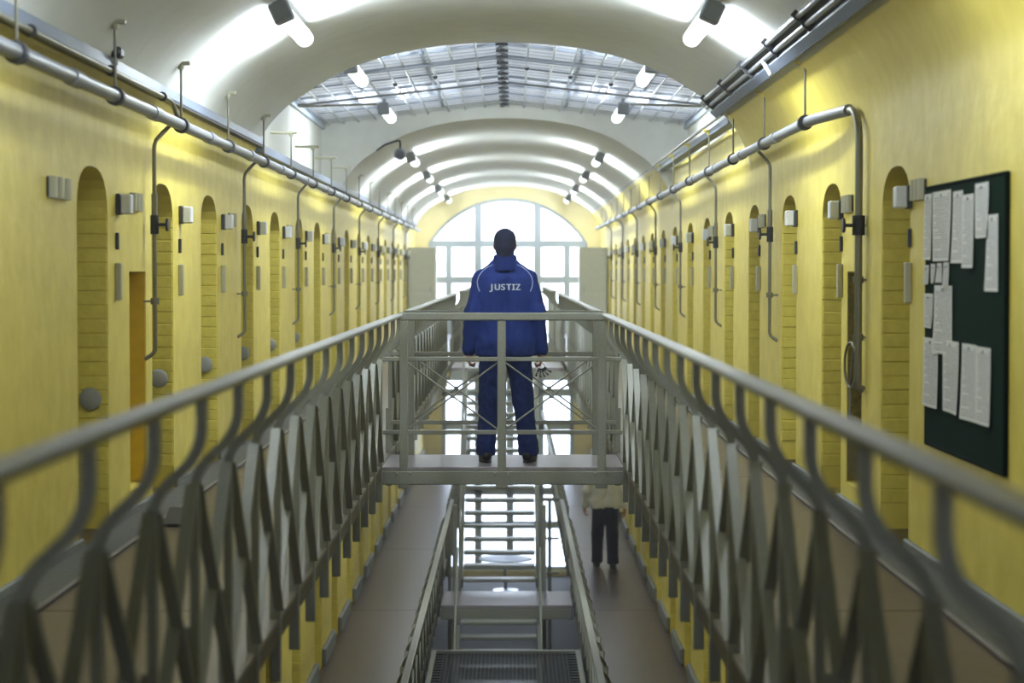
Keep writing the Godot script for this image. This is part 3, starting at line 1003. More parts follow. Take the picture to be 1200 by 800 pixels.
func build_stairs() -> void:
	stair("open grey steel stair rising to the upper gallery beyond the footbridge", 29.0, -STOREY, 18, STOREY / 18.0, 0.2, -0.078, 0.5)
	stair("lower steel stair under the landing, seen through the safety mesh", 24.2, -2 * STOREY, 17, STOREY / 18.0, 0.2, -0.078, 0.5)
	# landings across the well
	for l in [[27.75, 29.0, -STOREY, "dark landing plate at the foot of the open stair"], [32.6, 34.6, 0.0, "upper landing plate at the head of the open stair"]]:
		var t := thing("landing", l[3], "landing")
		part("plate", span_mesh(RC - EDGE + 0.05, RC + EDGE - 0.05, l[2] - 0.05, l[2], l[0], l[1], 0.006), M.deck, t)
		for d in [l[0] + 0.02, l[1] - 0.02]:
			part("edge_beam", span_mesh(RC - EDGE + 0.05, RC + EDGE - 0.05, l[2] - 0.19, l[2] - 0.051, d - 0.02, d + 0.02, 0.006), M.rail, t)
	# posts and short guard rails that join the stair to the gallery railings
	for sgn in [-1, 1]:
		var t := thing("stair_guard", "short guard rail and tall post beside the stair, %s" % ("empty walkway side" if sgn < 0 else "cream jacket person's side"), "guard rail")
		var xs: float = -0.078 + sgn * 0.62
		var xe: float = RC + sgn * (EDGE - 0.18)
		part("tall_post", span_mesh(xs - 0.035, xs + 0.035, -STOREY - 1.2, -STOREY + 1.2, 29.02, 29.09, 0.006), M.rail, t)
		part("tall_post", span_mesh(xs + sgn * 0.1 - 0.025, xs + sgn * 0.1 + 0.025, -STOREY - 1.2, -STOREY + 1.2, 29.95, 30.01, 0.006), M.rail, t)
		part("top_rail", span_mesh(xs, xe, -STOREY + 1.15, -STOREY + 1.2, 29.93, 29.99, 0.008), M.rail, t)
		part("middle_rail", span_mesh(xs, xe, -STOREY + 0.6, -STOREY + 0.63, 29.93, 29.97, 0.006), M.rail, t)
		part("lower_rail", span_mesh(xs, xe, -STOREY + 0.1, -STOREY + 0.13, 29.93, 29.97, 0.006), M.rail, t)
	# cross railing at the far edge of the upper landing
	var c := thing("landing_railing", "plain barred railing closing the far edge of the upper landing", "railing")
	part("top_rail", span_mesh(RC - 0.79, RC + 0.79, 1.14, 1.18, 34.55, 34.6, 0.006), M.rail, c)
	part("lower_rail", span_mesh(RC - 0.9, RC + 0.9, 0.1, 0.13, 34.55, 34.6, 0.006), M.rail, c)
	for i in 8:
		var x := RC - 0.77 + i * 0.22
		part("upright", span_mesh(x - 0.01, x + 0.01, 0.0, 1.14, 34.56, 34.59), M.rail, c)
	# safety mesh over the well at the lower gallery level
	var m := thing("safety_mesh", "wire safety mesh stretched across the well between the lower railings", "safety mesh")
	var wires := mb()
	var x := RC - EDGE + 0.11
	while x < RC + EDGE - 0.10:
		bar(wires, Vector3(x, -STOREY - 0.06, -20.0), Vector3(x, -STOREY - 0.06, -24.6), Vector3.RIGHT, 0.006, 0.006)
		x += 0.045
	var d := 20.0
	while d < 24.6:
		bar(wires, Vector3(RC - EDGE + 0.10, -STOREY - 0.066, -d), Vector3(RC + EDGE - 0.10, -STOREY - 0.066, -d), Vector3(0, 0, 1), 0.006, 0.006)
		d += 0.06
	var w := part("wire_net", wires.commit(), M.traydark, m)
	w.set_meta("kind", "stuff")
	part("edge_angle", span_mesh(RC - EDGE + 0.05, RC + EDGE - 0.05, -STOREY - 0.09, -STOREY - 0.03, 24.58, 24.64, 0.006), M.rail, m)
	for sgn in [-1, 1]:
		var xe: float = RC + sgn * (EDGE - 0.08)
		part("edge_angle", span_mesh(xe - 0.03, xe + 0.03, -STOREY - 0.09, -STOREY - 0.03, 20.0, 24.58, 0.006), M.rail, m)
		var dd := 20.1
		while dd < 24.5:
			part("edge_clip", span_mesh(xe - sgn * 0.03, xe - sgn * 0.12, -STOREY - 0.07, -STOREY - 0.04, dd, dd + 0.07), M.dark, m)
			dd += 0.16

# ------------------------------------------------------------------ lamps
func lamp_proto() -> Node3D:
	var L := 1.62
	var t := thing("tube_lamp", "", "lamp")
	part("housing", box_mesh(Vector3(0.085, 0.05, L), 0.01, Vector3(0, 0.055, 0)), M.capgrey, t)
	# diffuser: rounded trough
	var st := mb()
	var sec := []
	for k in 13:
		var a := PI + PI * k / 12.0
		sec.append(Vector2(cos(a) * 0.062, -0.005 + sin(a) * 0.055))
	sec.push_front(Vector2(-0.058, 0.03))
	sec.append(Vector2(0.058, 0.03))
	var h := L / 2 - 0.07
	for i in sec.size() - 1:
		var a: Vector2 = sec[i]
		var b: Vector2 = sec[i + 1]
		var na := Vector3(a.x, a.y - 0.01, 0).normalized()
		var nb := Vector3(b.x, b.y - 0.01, 0).normalized()
		squad(st, Vector3(a.x, a.y, h), Vector3(b.x, b.y, h), Vector3(b.x, b.y, -h), Vector3(a.x, a.y, -h), na, nb, nb, na)
	quad(st, Vector3(sec[0].x, 0.03, h), Vector3(sec[-1].x, 0.03, h), Vector3(sec[-1].x, 0.03, -h), Vector3(sec[0].x, 0.03, -h), Vector3.UP)
	for i in range(1, sec.size() - 1):
		tri(st, Vector3(sec[0].x, sec[0].y, -h), Vector3(sec[i].x, sec[i].y, -h), Vector3(sec[i + 1].x, sec[i + 1].y, -h), Vector3(0, 0, -1), Vector3(0, 0, -1), Vector3(0, 0, -1))
		tri(st, Vector3(sec[0].x, sec[0].y, h), Vector3(sec[i].x, sec[i].y, h), Vector3(sec[i + 1].x, sec[i + 1].y, h), Vector3(0, 0, 1), Vector3(0, 0, 1), Vector3(0, 0, 1))
	part("diffuser", st.commit(), M.lamp, t)
	part("end_cap", box_mesh(Vector3(0.135, 0.135, 0.13), 0.012, Vector3(0, 0.0, L / 2 - 0.01)), M.capgrey, t)
	part("end_cap", box_mesh(Vector3(0.10, 0.07, 0.03), 0.008, Vector3(0, 0.035, -L / 2 + 0.05)), M.capgrey, t)
	part("mount", box_mesh(Vector3(0.04, 0.07, 0.2), 0.006, Vector3(0, 0.11, 0.4)), M.capgrey, t)
	part("mount", box_mesh(Vector3(0.04, 0.07, 0.2), 0.006, Vector3(0, 0.11, -0.4)), M.capgrey, t)
	return t

const LAMP_SIDE := 3.0
const LAMP_DOWN := 2.1
func lamp_lights(t: Node3D, share := 1.0) -> void:
	for s in [-1, 1]:
		var a := AreaLight3D.new()
		a.name = "lamp_light"
		a.area_size = Vector2(1.45, 0.07)
		a.light_energy = LAMP_SIDE * share
		a.light_color = Color(0.92, 0.965, 1.0)
		a.shadow_enabled = true
		a.area_range = 30.0
		a.area_attenuation = 2.0
		t.add_child(a, true)
		a.position = Vector3(s * 0.068, -0.005, -0.03)
		a.rotation = Vector3(0, -s * PI / 2, 0)
	var dn := AreaLight3D.new()
	dn.name = "lamp_light"
	dn.area_size = Vector2(0.11, 1.45)
	dn.light_energy = LAMP_DOWN * share
	dn.light_color = Color(0.92, 0.965, 1.0)
	dn.shadow_enabled = true
	dn.area_range = 30.0
	dn.area_attenuation = 2.0
	t.add_child(dn, true)
	dn.position = Vector3(0, -0.07, -0.03)
	dn.rotation = Vector3(-PI / 2, 0, 0)

func build_lamps() -> void:
	var first: Node3D = null
	var row := {}
	for d in [8.6, 14.45, 20.2, 25.3, 31.8, 37.6, 43.4, 49.0]:
		for sgn in [-1, 1]:
			var mid: bool = d > D_VAULT and d < D_VAULT2
			var y := 3.40 if mid else 3.185
			var where := "hung under the roof light" if mid else ("mounted on the near vault" if d < D_VAULT else "mounted on the far vault")
			var key := where + str(sgn)
			row[key] = row.get(key, -1) + 1
			var lab := "%s glowing white tube lamp %s, %s" % [NTH[row[key]], where, "notice board side" if sgn > 0 else "opposite the notice board"]
			var o: Node3D
			if first == null:
				first = lamp_proto()
				o = first
			else:
				o = copy(first, "tube_lamp", Vector3.ZERO)
			o.position = Vector3(sgn * 1.4, y, -d)
			o.rotation.z = -sgn * (0.10 if mid else 0.42)
			o.set_meta("label", lab)
			o.set_meta("group", "tube lamps " + where)
	# the same lamps light the lower walkways from under the upper gallery
	for d in [20.0, 26.0, 32.0, 38.0, 44.0]:
		for sgn in [-1, 1]:
			var o := copy(first, "tube_lamp", Vector3(sgn * 1.62, -0.33, -d))
			o.rotation.z = 0.0
			o.set_meta("label", "%s tube lamp under the upper gallery, above the %s walkway" % [NTH[int((d - 20.0) / 6.0)], "empty lower" if sgn < 0 else "cream jacket person's"])
			o.set_meta("group", "tube lamps under the galleries, %s" % ("empty walkway" if sgn < 0 else "walker's side"))
	for o in get_children():
		if o.name.begins_with("tube_lamp"):
			lamp_lights(o, 0.38 if o.position.y < 0.0 else (0.55 if o.position.z > -10.0 else 1.0))

# ------------------------------------------------------------------ pipes and trays
const NTH := ["first", "second", "third", "fourth", "fifth", "sixth", "seventh", "eighth", "ninth", "tenth", "eleventh", "twelfth", "thirteenth", "fourteenth", "fifteenth", "sixteenth", "seventeenth", "eighteenth"]
func past(sgn: int) -> String:
	return "past the notice board" if sgn > 0 else "past the lone wall vent"

func side_words(sgn: int) -> String:
	return "on the notice board wall" if sgn > 0 else "on the wall opposite the notice board"

func build_pipes() -> void:
	for sgn in [-1, 1]:
		var px := 2.05
		var py := 2.45 if sgn < 0 else 2.49
		var t := thing("heating_pipe", ("long grey pipe slung below the vault %s" % side_words(sgn)), "pipe")
		var pts := [Vector3(sgn * px, py, 8.9), Vector3(sgn * px, py, -48.2)]
		if sgn > 0:
			pts = rounded([Vector3(2.205, 0.85, -12.7), Vector3(2.205, py + 0.005, -12.7), Vector3(px + 0.02, py + 0.005, -13.75), Vector3(px, py, -14.6), Vector3(px, py, -48.2)], 0.22, 6)
			var thin := []
			var fat := []
			for i in pts.size():
				if i <= 7: thin.append(pts[i])
				if i >= 7: fat.append(pts[i])
			var dp := thing("drop_pipe", "upright drop pipe with dark valve beside the bare wall recess", "pipe")
			part("pipe", tube_mesh(thin, 0.024, 10), M.thinpipe, dp)
			part("pipe_run", tube_mesh(fat, 0.037, 12), M.pipe, t)
			part("elbow_lead", tube_mesh([Vector3(2.205, 0.86, -12.7), Vector3(2.205, 0.80, -12.7), Vector3(2.24, 0.78, -12.7)], 0.024, 10), M.thinpipe, dp)
			for y in [1.78, 1.45, 1.1]:
				var cl := mb()
				tube(cl, [Vector3(2.205, y - 0.02, -12.7), Vector3(2.205, y + 0.02, -12.7)], 0.034, 10)
				bar(cl, Vector3(2.205, y, -12.7), Vector3(2.25, y, -12.7), Vector3.UP, 0.015, 0.015)
				part("pipe_clip", cl.commit(), M.thinpipe, dp)
			var v := mb()
			tube(v, [Vector3(2.205, 1.72, -12.7), Vector3(2.205, 1.84, -12.7)], 0.04, 10)
			tube(v, [Vector3(2.205, 1.78, -12.7), Vector3(2.12, 1.78, -12.7)], 0.012, 8)
			tube(v, [Vector3(2.12, 1.78, -12.7), Vector3(2.105, 1.78, -12.7)], 0.045, 12)
			part("valve", v.commit(), M.dark, dp)
		else:
			part("pipe_run", tube_mesh(pts, 0.037, 12), M.pipe, t)
		# joint sleeves
		var d := 10.2 if sgn < 0 else 15.4
		while d < 48.0:
			var sl := mb()
			tube(sl, [Vector3(sgn * px, py, -d), Vector3(sgn * px, py, -d - 0.22)], 0.044, 12)
			part("joint_sleeve", sl.commit(), M.pipe, t)
			d += 2.3
		# hangers: bracket, rod and clamp
		var h0: Node3D = null
		d = 9.1 if sgn < 0 else 13.95
		var n := 0
		while d < 47.5:
			if h0 == null:
				h0 = thing("pipe_hanger", "", "pipe hanger")
				var cl := mb()
				tube(cl, [Vector3(0, 0, -0.03), Vector3(0, 0, 0.03)], 0.052, 14)
				part("clamp", cl.commit(), M.traydark, h0)
				part("rod", tube_mesh([Vector3(0, 0.05, 0), Vector3(0, 0.40, 0)], 0.008, 8), M.thinpipe, h0)
				var br := mb()
				bar(br, Vector3(-sgn * 0.06, 0.40, 0), Vector3(sgn * 0.20, 0.40, 0), Vector3(0, 0, 1), 0.04, 0.025, 0.004)
				lathe(br, [Vector2(0, 0.36), Vector2(0.018, 0.36), Vector2(0.022, 0.38), Vector2(0.018, 0.41), Vector2(0, 0.42)], Vector3.ZERO, 10)
				part("bracket", br.commit(), M.yellow_brick if sgn > 0 else M.vent, h0)
			else:
				h0 = copy(h0, "pipe_hanger", Vector3.ZERO)
			h0.position = Vector3(sgn * px, py, -d)
			h0.set_meta("label", "%s thin rod hanger with dark clamp on the long pipe %s" % [NTH[n], "past the notice board" if sgn > 0 else "opposite the notice board"])
			h0.set_meta("group", "pipe hangers " + side_words(sgn))
			d += 2.26
			n += 1
		# branch pipes that drop beside every second doorway
		var drops := []
		var dd := 13.4 if sgn < 0 else 16.95
		while dd < 46.0:
			drops.append(dd)
			dd += 4.5
		var proto: Node3D = null
		for q in drops:
			if proto == null:
				proto = thing("branch_pipe", "", "pipe")
				var x0: float = sgn * (px - W + 0.045)
				var y0 := py
				var path := rounded([Vector3(sgn * (px - W + 0.045), y0, -0.35), Vector3(sgn * (px - W + 0.05), y0, -0.12), Vector3(-sgn * 0.06, y0 - 0.12, 0), Vector3(-sgn * 0.06, 0.98, 0), Vector3(sgn * 0.0, 0.94, 0.03)], 0.05, 5)
				part("pipe", tube_mesh(path, 0.0135, 10), M.thinpipe, proto)
				var sl := mb()
				tube(sl, [Vector3(-sgn * 0.06, 1.86, 0), Vector3(-sgn * 0.06, 2.0, 0)], 0.02, 10)
				part("sleeve", sl.commit(), M.thinpipe, proto)
				var v := mb()
				tube(v, [Vector3(-sgn * 0.06, 1.74, 0), Vector3(-sgn * 0.06, 1.86, 0)], 0.027, 10)
				tube(v, [Vector3(-sgn * 0.06, 1.8, 0), Vector3(-sgn * 0.135, 1.8, 0)], 0.012, 8)
				tube(v, [Vector3(-sgn * 0.135, 1.8, 0), Vector3(-sgn * 0.15, 1.8, 0)], 0.042, 12)
				part("valve", v.commit(), M.dark, proto)
				var cl := mb()
				tube(cl, [Vector3(-sgn * 0.06, 1.29, 0), Vector3(-sgn * 0.06, 1.33, 0)], 0.028, 10)
				bar(cl, Vector3(-sgn * 0.06, 1.31, 0), Vector3(0, 1.31, 0.06), Vector3.UP, 0.012, 0.012)
				part("pipe_clip", cl.commit(), M.thinpipe, proto)
			else:
				proto = copy(proto, "branch_pipe", Vector3.ZERO)
			proto.position = Vector3(sgn * W, 0, -q)
			proto.set_meta("label", "thin upright branch pipe with dark valve, %s one %s" % [NTH[drops.find(q)], past(sgn)])
			proto.set_meta("group", "branch pipes " + side_words(sgn))
	# small conduit above the big pipe on the wall opposite the notice board
	var c := thing("conduit", "thin upper conduit that bends down to the long pipe", "conduit")
	part("conduit_run", tube_mesh(rounded([Vector3(-2.10, 2.60, 8.9), Vector3(-2.10, 2.60, -13.55), Vector3(-2.07, 2.49, -13.62)], 0.08), 0.016, 8), M.thinpipe, c)
	for d in [9.6, 11.5, 13.2]:
		part("conduit_clip", tube_mesh([Vector3(-2.10, 2.60, -d + 0.02), Vector3(-2.10, 2.60, -d - 0.02)], 0.03, 10), M.dark, c)
	# cable trays
	var lt := thing("cable_tray", "slim blue-grey cable tray along the near vault, opposite the notice board", "cable tray")
	var st := mb()
	bar(st, Vector3(-2.165, 2.665, 2.5), Vector3(-2.165, 2.665, -D_VAULT - 0.1), Vector3(-0.25, 1, 0), 0.085, 0.05, 0.006)
	part("tray", st.commit(), M.tray, lt)
	part("lip", span_mesh(-2.20, -2.135, 2.615, 2.625, -2.5, D_VAULT + 0.1), M.traydark, lt)
	var lt2 := thing("cable_tray", "grey cable tray on top of the far wall, opposite the notice board", "cable tray")
	part("tray", span_mesh(-2.24, -2.15, 2.57, 2.65, D_VAULT + 0.12, 49.5, 0.006), M.tray, lt2)
	var rt := thing("cable_tray", "broad cable tray with two conduits along the near vault, notice board side", "cable tray")
	var a := Vector2(1.95, 2.95)
	var dirn := Vector2(-0.74, 0.67)    # along the vault, upwards
	var inn := Vector2(-0.67, -0.74)
	var off := func(s: float, o: float) -> Vector3: return Vector3(a.x + dirn.x * s + inn.x * o, a.y + dirn.y * s + inn.y * o, 0)
	var up3 := Vector3(dirn.x, dirn.y, 0)
	var s2 := mb()
	bar(s2, off.call(0.0, 0.03) + Vector3(0, 0, 2.5), off.call(0.0, 0.03) + Vector3(0, 0, -D_VAULT - 0.1), up3, 0.085, 0.06, 0.008)
	part("tray", s2.commit(), M.tray, rt)
	var s3 := mb()
	bar(s3, off.call(0.11, 0.015) + Vector3(0, 0, 2.5), off.call(0.11, 0.015) + Vector3(0, 0, -D_VAULT - 0.05), up3, 0.13, 0.02, 0.004)
	part("backing_strip", s3.commit(), M.traydark, rt)
	for s in [0.085, 0.155]:
		part("conduit_tube", tube_mesh([off.call(s, 0.045) + Vector3(0, 0, 2.5), off.call(s, 0.045) + Vector3(0, 0, -D_VAULT - 0.12)], 0.018, 8), M.pipe, rt)
	var dk := 8.0
	while dk < D_VAULT:
		var b := mb()
		bar(b, off.call(0.04, 0.05) + Vector3(0, 0, -dk), off.call(0.195, 0.05) + Vector3(0, 0, -dk), Vector3(0, 0, 1), 0.012, 0.045)
		part("saddle", b.commit(), M.traydark, rt)
		dk += 1.5
	part("white_plug", tube_mesh([off.call(0.09, 0.06) + Vector3(0, 0, -14.6), off.call(-0.02, 0.10) + Vector3(0, 0, -14.55)], 0.016, 8), M.boxlight, rt)
	var rt2 := thing("cable_tray", "grey cable tray on top of the far wall, notice board side", "cable tray")
	part("tray", span_mesh(2.05, 2.16, 2.84, 2.91, D_VAULT + 0.14, 49.5, 0.006), M.tray, rt2)
	part("conduit_tube", tube_mesh([Vector3(2.0, 2.92, -D_VAULT - 0.2), Vector3(2.0, 2.92, -49.4)], 0.016, 8), M.thinpipe, rt2)
	# small dark camera on the slim tray
	var cam := thing("surveillance_camera", "small dark camera on the slim blue-grey tray", "camera", Vector3(-2.12, 2.73, -11.8))
	part("body", box_mesh(Vector3(0.06, 0.06, 0.12), 0.012), M.dark, cam)
	var ln := mb()
	lathe(ln, [Vector2(0, 0.02), Vector2(0.02, 0.02), Vector2(0.024, 0.0)], Vector3.ZERO, 12, Basis(Vector3.RIGHT, PI / 2))
	part("lens", ln.commit(), M.shoe, cam, Vector3(0, 0, 0.06))
	part("foot", box_mesh(Vector3(0.02, 0.05, 0.03), 0.004, Vector3(-0.01, -0.045, 0)), M.dark, cam)
	# round loudspeaker at the mouth of the far vault
	var sp := thing("loudspeaker", "round grey loudspeaker hanging at the mouth of the far vault", "loudspeaker", Vector3(-1.39, 3.06, -27.9))
	var ball := mb()
	var pr := []
	for i in 13:
		var an := -PI / 2 + PI * i / 12.0
		pr.append(Vector2(cos(an) * 0.085, sin(an) * 0.085))
	lathe(ball, pr, Vector3.ZERO, 18)
	part("shell", ball.commit(), M.capgrey, sp)
	var gr := mb()
	lathe(gr, [Vector2(0, 0.02), Vector2(0.05, 0.012), Vector2(0.06, 0.0)], Vector3.ZERO, 16, Basis(Vector3(1, 0, 0), PI / 2))
	part("grille", gr.commit(), M.traydark, sp, Vector3(0, -0.01, 0.07))
	part("bracket", tube_mesh(rounded([Vector3(0, 0.08, 0), Vector3(0, 0.19, 0), Vector3(-0.2, 0.13, 0), Vector3(-0.32, 0.06, -0.15)], 0.04), 0.014, 8), M.dark, sp)

# ------------------------------------------------------------------ fittings on the walls
func build_fittings() -> void:
	for sgn in [-1, 1]:
		var sig := thing("signal_box", "", "signal box")
		part("base", box_mesh(Vector3(0.026, 0.125, 0.11), 0.004, Vector3(-sgn * 0.013, 0, 0)), M.boxdark, sig)
		part("cover", box_mesh(Vector3(0.062, 0.118, 0.10), 0.008, Vector3(-sgn * 0.057, 0, 0)), M.boxlight, sig)
		var lat := thing("door_latch", "", "latch")
		part("strike_bar", box_mesh(Vector3(0.035, 0.22, 0.05), 0.005, Vector3(-sgn * 0.017, 0, 0)), M.vent, lat)
		part("upper_catch", box_mesh(Vector3(0.02, 0.10, 0.03), 0.004, Vector3(-sgn * 0.01, 0.24, 0)), M.boxdark, lat)
		for k in 16:
			var c := niche_d(k)
			var s := sig if k == 0 else copy(sig, "signal_box", Vector3.ZERO)
			s.position = Vector3(sgn * W, 1.90, -(c - 0.44) if sgn > 0 else -(c + 0.74))
			s.set_meta("label", "small pale signal box beside the %s doorway %s" % [NTH[k], past(sgn)])
			s.set_meta("group", "signal boxes " + side_words(sgn))
			var l := lat if k == 0 else copy(lat, "door_latch", Vector3.ZERO)
			l.position = Vector3(sgn * W, 1.44, -(c + 0.68) if sgn < 0 else -(c - 0.46))
			l.set_meta("label", "narrow grey strike bar at the edge of the %s doorway %s" % [NTH[k], past(sgn)])
			l.set_meta("group", "door latches " + side_words(sgn))
		# ribbed vents
		var vent := thing("ribbed_vent", "", "vent")
		part("back_plate", box_mesh(Vector3(0.012, 0.10, 0.30), 0.003, Vector3(-sgn * 0.006, 0, 0)), M.boxdark, vent)
		for i in 3:
			var rb := mb()
			tube(rb, [Vector3(0, -0.055, 0), Vector3(0, 0.055, 0)], 0.04, 12)
			part("rib", rb.commit(), M.vent, vent, Vector3(0, 0, -0.105 + i * 0.105))
		var spots := [10.8, 13.0, 17.45, 21.95, 26.4] if sgn < 0 else [11.0, 13.32, 17.85, 22.4]
		for i in spots.size():
			var v := vent if i == 0 else copy(vent, "ribbed_vent", Vector3.ZERO)
			v.position = Vector3(sgn * W, 1.93, -spots[i])
			v.scale = Vector3(1, 1, 1.6) if sgn < 0 and i == 0 else Vector3.ONE
			v.set_meta("label", ("lone grey ribbed wall vent before the first doorway, opposite the notice board" if sgn < 0 and i == 0 else "%s grey ribbed vent %s" % [NTH[i - 1] if sgn < 0 else NTH[i], past(sgn) if sgn < 0 else "on the notice board wall, counted from the board"]))
			v.set_meta("group", "ribbed vents " + side_words(sgn))
	# rounded grey lock covers inside the doorways opposite the notice board
	var lc := thing("lock_cover", "", "lock")
	var st := mb()
	var pr := []
	for i in 9:
		var an := PI / 2 * i / 8.0
		pr.append(Vector2(cos(an) * 0.066, sin(an) * 0.022))
	lathe(st, pr, Vector3.ZERO, 16, Basis(Vector3(1, 0, 0), PI / 2))
	part("dome", st.commit(), M.lockgrey, lc)
	part("rim", box_mesh(Vector3(0.10, 0.10, 0.012), 0.004, Vector3(0, 0, 0.0)), M.lockgrey, lc)
	for k in 6:
		var o := lc if k == 0 else copy(lc, "lock_cover", Vector3.ZERO)
		o.position = Vector3(-(W + 0.10), 0.76, -(niche_d(k) + 0.43) + 0.03)
		o.set_meta("label", "rounded grey lock cover low inside the %s doorway past the lone wall vent" % NTH[k])
		o.set_meta("group", "lock covers in the doorways")
	# recess on the notice board wall: green door below, cable loop above
	var gd := thing("green_cupboard_door", "dark green low door in the bare wall recess", "cupboard door", Vector3(W + 0.13, 0.16, -13.115))
	part("leaf", box_mesh(Vector3(0.03, 0.36, 0.54), 0.005, Vector3(0, 0.18, 0)), M.greendoor, gd)
	part("handle", box_mesh(Vector3(0.02, 0.06, 0.02), 0.004, Vector3(-0.025, 0.2, 0.18)), M.steel, gd)
	var cb := thing("cable_loop", "thin pale cable hanging in a loop beside the bare recess", "cable")
	var lp := []
	for i in 25:
		var an := TAU * i / 24.0
		lp.append(Vector3(2.2 - 0.02 * sin(an), 0.92 - 0.14 * cos(an), -12.95 - 0.1 * sin(an)))
	lp.push_front(Vector3(2.21, 1.02, -12.9))
	part("loop", tube_mesh(lp, 0.008, 6), M.thinpipe, cb)
	part("tail", tube_mesh(rounded([Vector3(2.2, 0.78, -12.95), Vector3(2.19, 0.6, -12.9), Vector3(2.2, 0.25, -12.92)], 0.1), 0.008, 6), M.thinpipe, cb)
	var wg := thing("door_wedge", "small black wedge on the floor by the doorway plinth", "door wedge", Vector3(-1.88, 0, -12.35))
	var ws := mb()
	var a := [Vector3(-0.07, 0, 0.13), Vector3(0.07, 0, 0.13), Vector3(0.07, 0, -0.13), Vector3(-0.07, 0, -0.13)]
	var b := [Vector3(-0.07, 0.09, -0.13), Vector3(0.07, 0.09, -0.13), Vector3(0.07, 0.02, 0.13), Vector3(-0.07, 0.02, 0.13)]
	quad(ws, a[0], a[1], a[2], a[3], Vector3.DOWN)
	quad(ws, b[0], b[1], b[2], b[3], Vector3.UP)
	quad(ws, a[0], a[1], b[2], b[3], Vector3.BACK)
	quad(ws, a[2], a[3], b[0], b[1], Vector3.FORWARD)
	quad(ws, a[1], a[2], b[1], b[2], Vector3.RIGHT)
	quad(ws, a[0], a[3], b[0], b[3], Vector3.LEFT)
	part("body", ws.commit(), M.shoe, wg)

func build_board() -> void:
	var d0 := 9.03
	var d1 := 10.75
	var y0 := 0.62
	var y1 := 1.925
	var x := W
	var t := thing("notice_board", "dark green notice board with pinned white sheets on the yellow wall", "notice board")
	part("panel", span_mesh(x - 0.002, x - 0.02, y0, y1, d0, d1), M.board, t)
	for f in [[y0 - 0.01, y0 + 0.008, d0 - 0.01, d1 + 0.01], [y1 - 0.008, y1 + 0.01, d0 - 0.01, d1 + 0.01], [y0, y1, d0 - 0.01, d0 + 0.008], [y0, y1, d1 - 0.008, d1 + 0.01]]:
		part("frame_bar", span_mesh(x - 0.001, x - 0.024, f[0], f[1], f[2], f[3], 0.004), M.boardframe, t)
	# sheets measured on the board: x range and y range in pixels of the frame, turned into places on the wall
	var sheets := [[62, 80, 100, 262], [82, 128, 92, 265], [133, 158, 92, 270], [158, 185, 100, 282], [188, 222, 72, 208], [218, 246, 150, 340], [62, 74, 275, 322], [78, 90, 272, 320], [94, 106, 270, 318], [110, 124, 268, 330], [62, 85, 345, 430], [88, 132, 325, 495], [62, 98, 455, 625], [110, 150, 462, 640], [158, 195, 470, 660], [195, 230, 478, 670]]
	var i := 0
	for s in sheets:
		var da: float = 2.15 * 2450.0 / (460.0 + s[0] / 2.107)
		var db: float = 2.15 * 2450.0 / (460.0 + s[1] / 2.107)
		var dm := (da + db) / 2
		var ya: float = 1.5 + (318.0 - 180.0 - s[2] / 2.107) * dm / 2450.0
		var yb: float = 1.5 + (318.0 - 180.0 - s[3] / 2.107) * dm / 2450.0
		var w := absf(da - db)
		var h := ya - yb
		var m := mb()
		var rows := 5
		for r in rows:
			for cidx in 2:
				var f := func(u: float, v: float) -> Vector3: return Vector3(-0.004 - 0.012 * v * v * (0.4 + 0.6 * sin(i * 2.1 + u * 3.0)), h / 2 - v * h, -(u - 0.5) * w)
				var us := [cidx / 2.0, (cidx + 1) / 2.0]
				var vs := [r / float(rows), (r + 1) / float(rows)]
				var P := [f.call(us[0], vs[0]), f.call(us[1], vs[0]), f.call(us[1], vs[1]), f.call(us[0], vs[1])]
				var U := [Vector2(us[0], vs[0]), Vector2(us[1], vs[0]), Vector2(us[1], vs[1]), Vector2(us[0], vs[1])]
				var nn := Vector3(-1, 0, 0)
				for k in [0, 2, 1, 0, 3, 2]:
					m.set_normal(nn); m.set_uv(U[k]); m.add_vertex(P[k])
		var rows_ := [["top row", 0], ["top row", 1], ["top row", 2], ["top row", 3], ["top row", 4], ["top row", 5], ["slip row", 0], ["slip row", 1], ["slip row", 2], ["slip row", 3], ["middle", 0], ["middle", 1], ["bottom row", 0], ["bottom row", 1], ["bottom row", 2], ["bottom row", 3]]
		var lab := "printed white sheet in the notice board's %s, %s from the doorway side" % [rows_[i][0], NTH[rows_[i][1]]]
		var sh := thing("paper_sheet", lab, "paper", Vector3(x - 0.024, (ya + yb) / 2, -dm), "sheets pinned on the notice board" if h >= 0.3 else "slips pinned on the notice board")
		part("sheet", m.commit(), M.paper, sh)
		var pin := mb()
		lathe(pin, [Vector2(0, 0.008), Vector2(0.006, 0.007), Vector2(0.007, 0.0)], Vector3.ZERO, 8, Basis(Vector3.BACK, PI / 2))
		part("pin", pin.commit(), M.steel, sh, Vector3(-0.005, h / 2 - 0.02, 0))
		i += 1

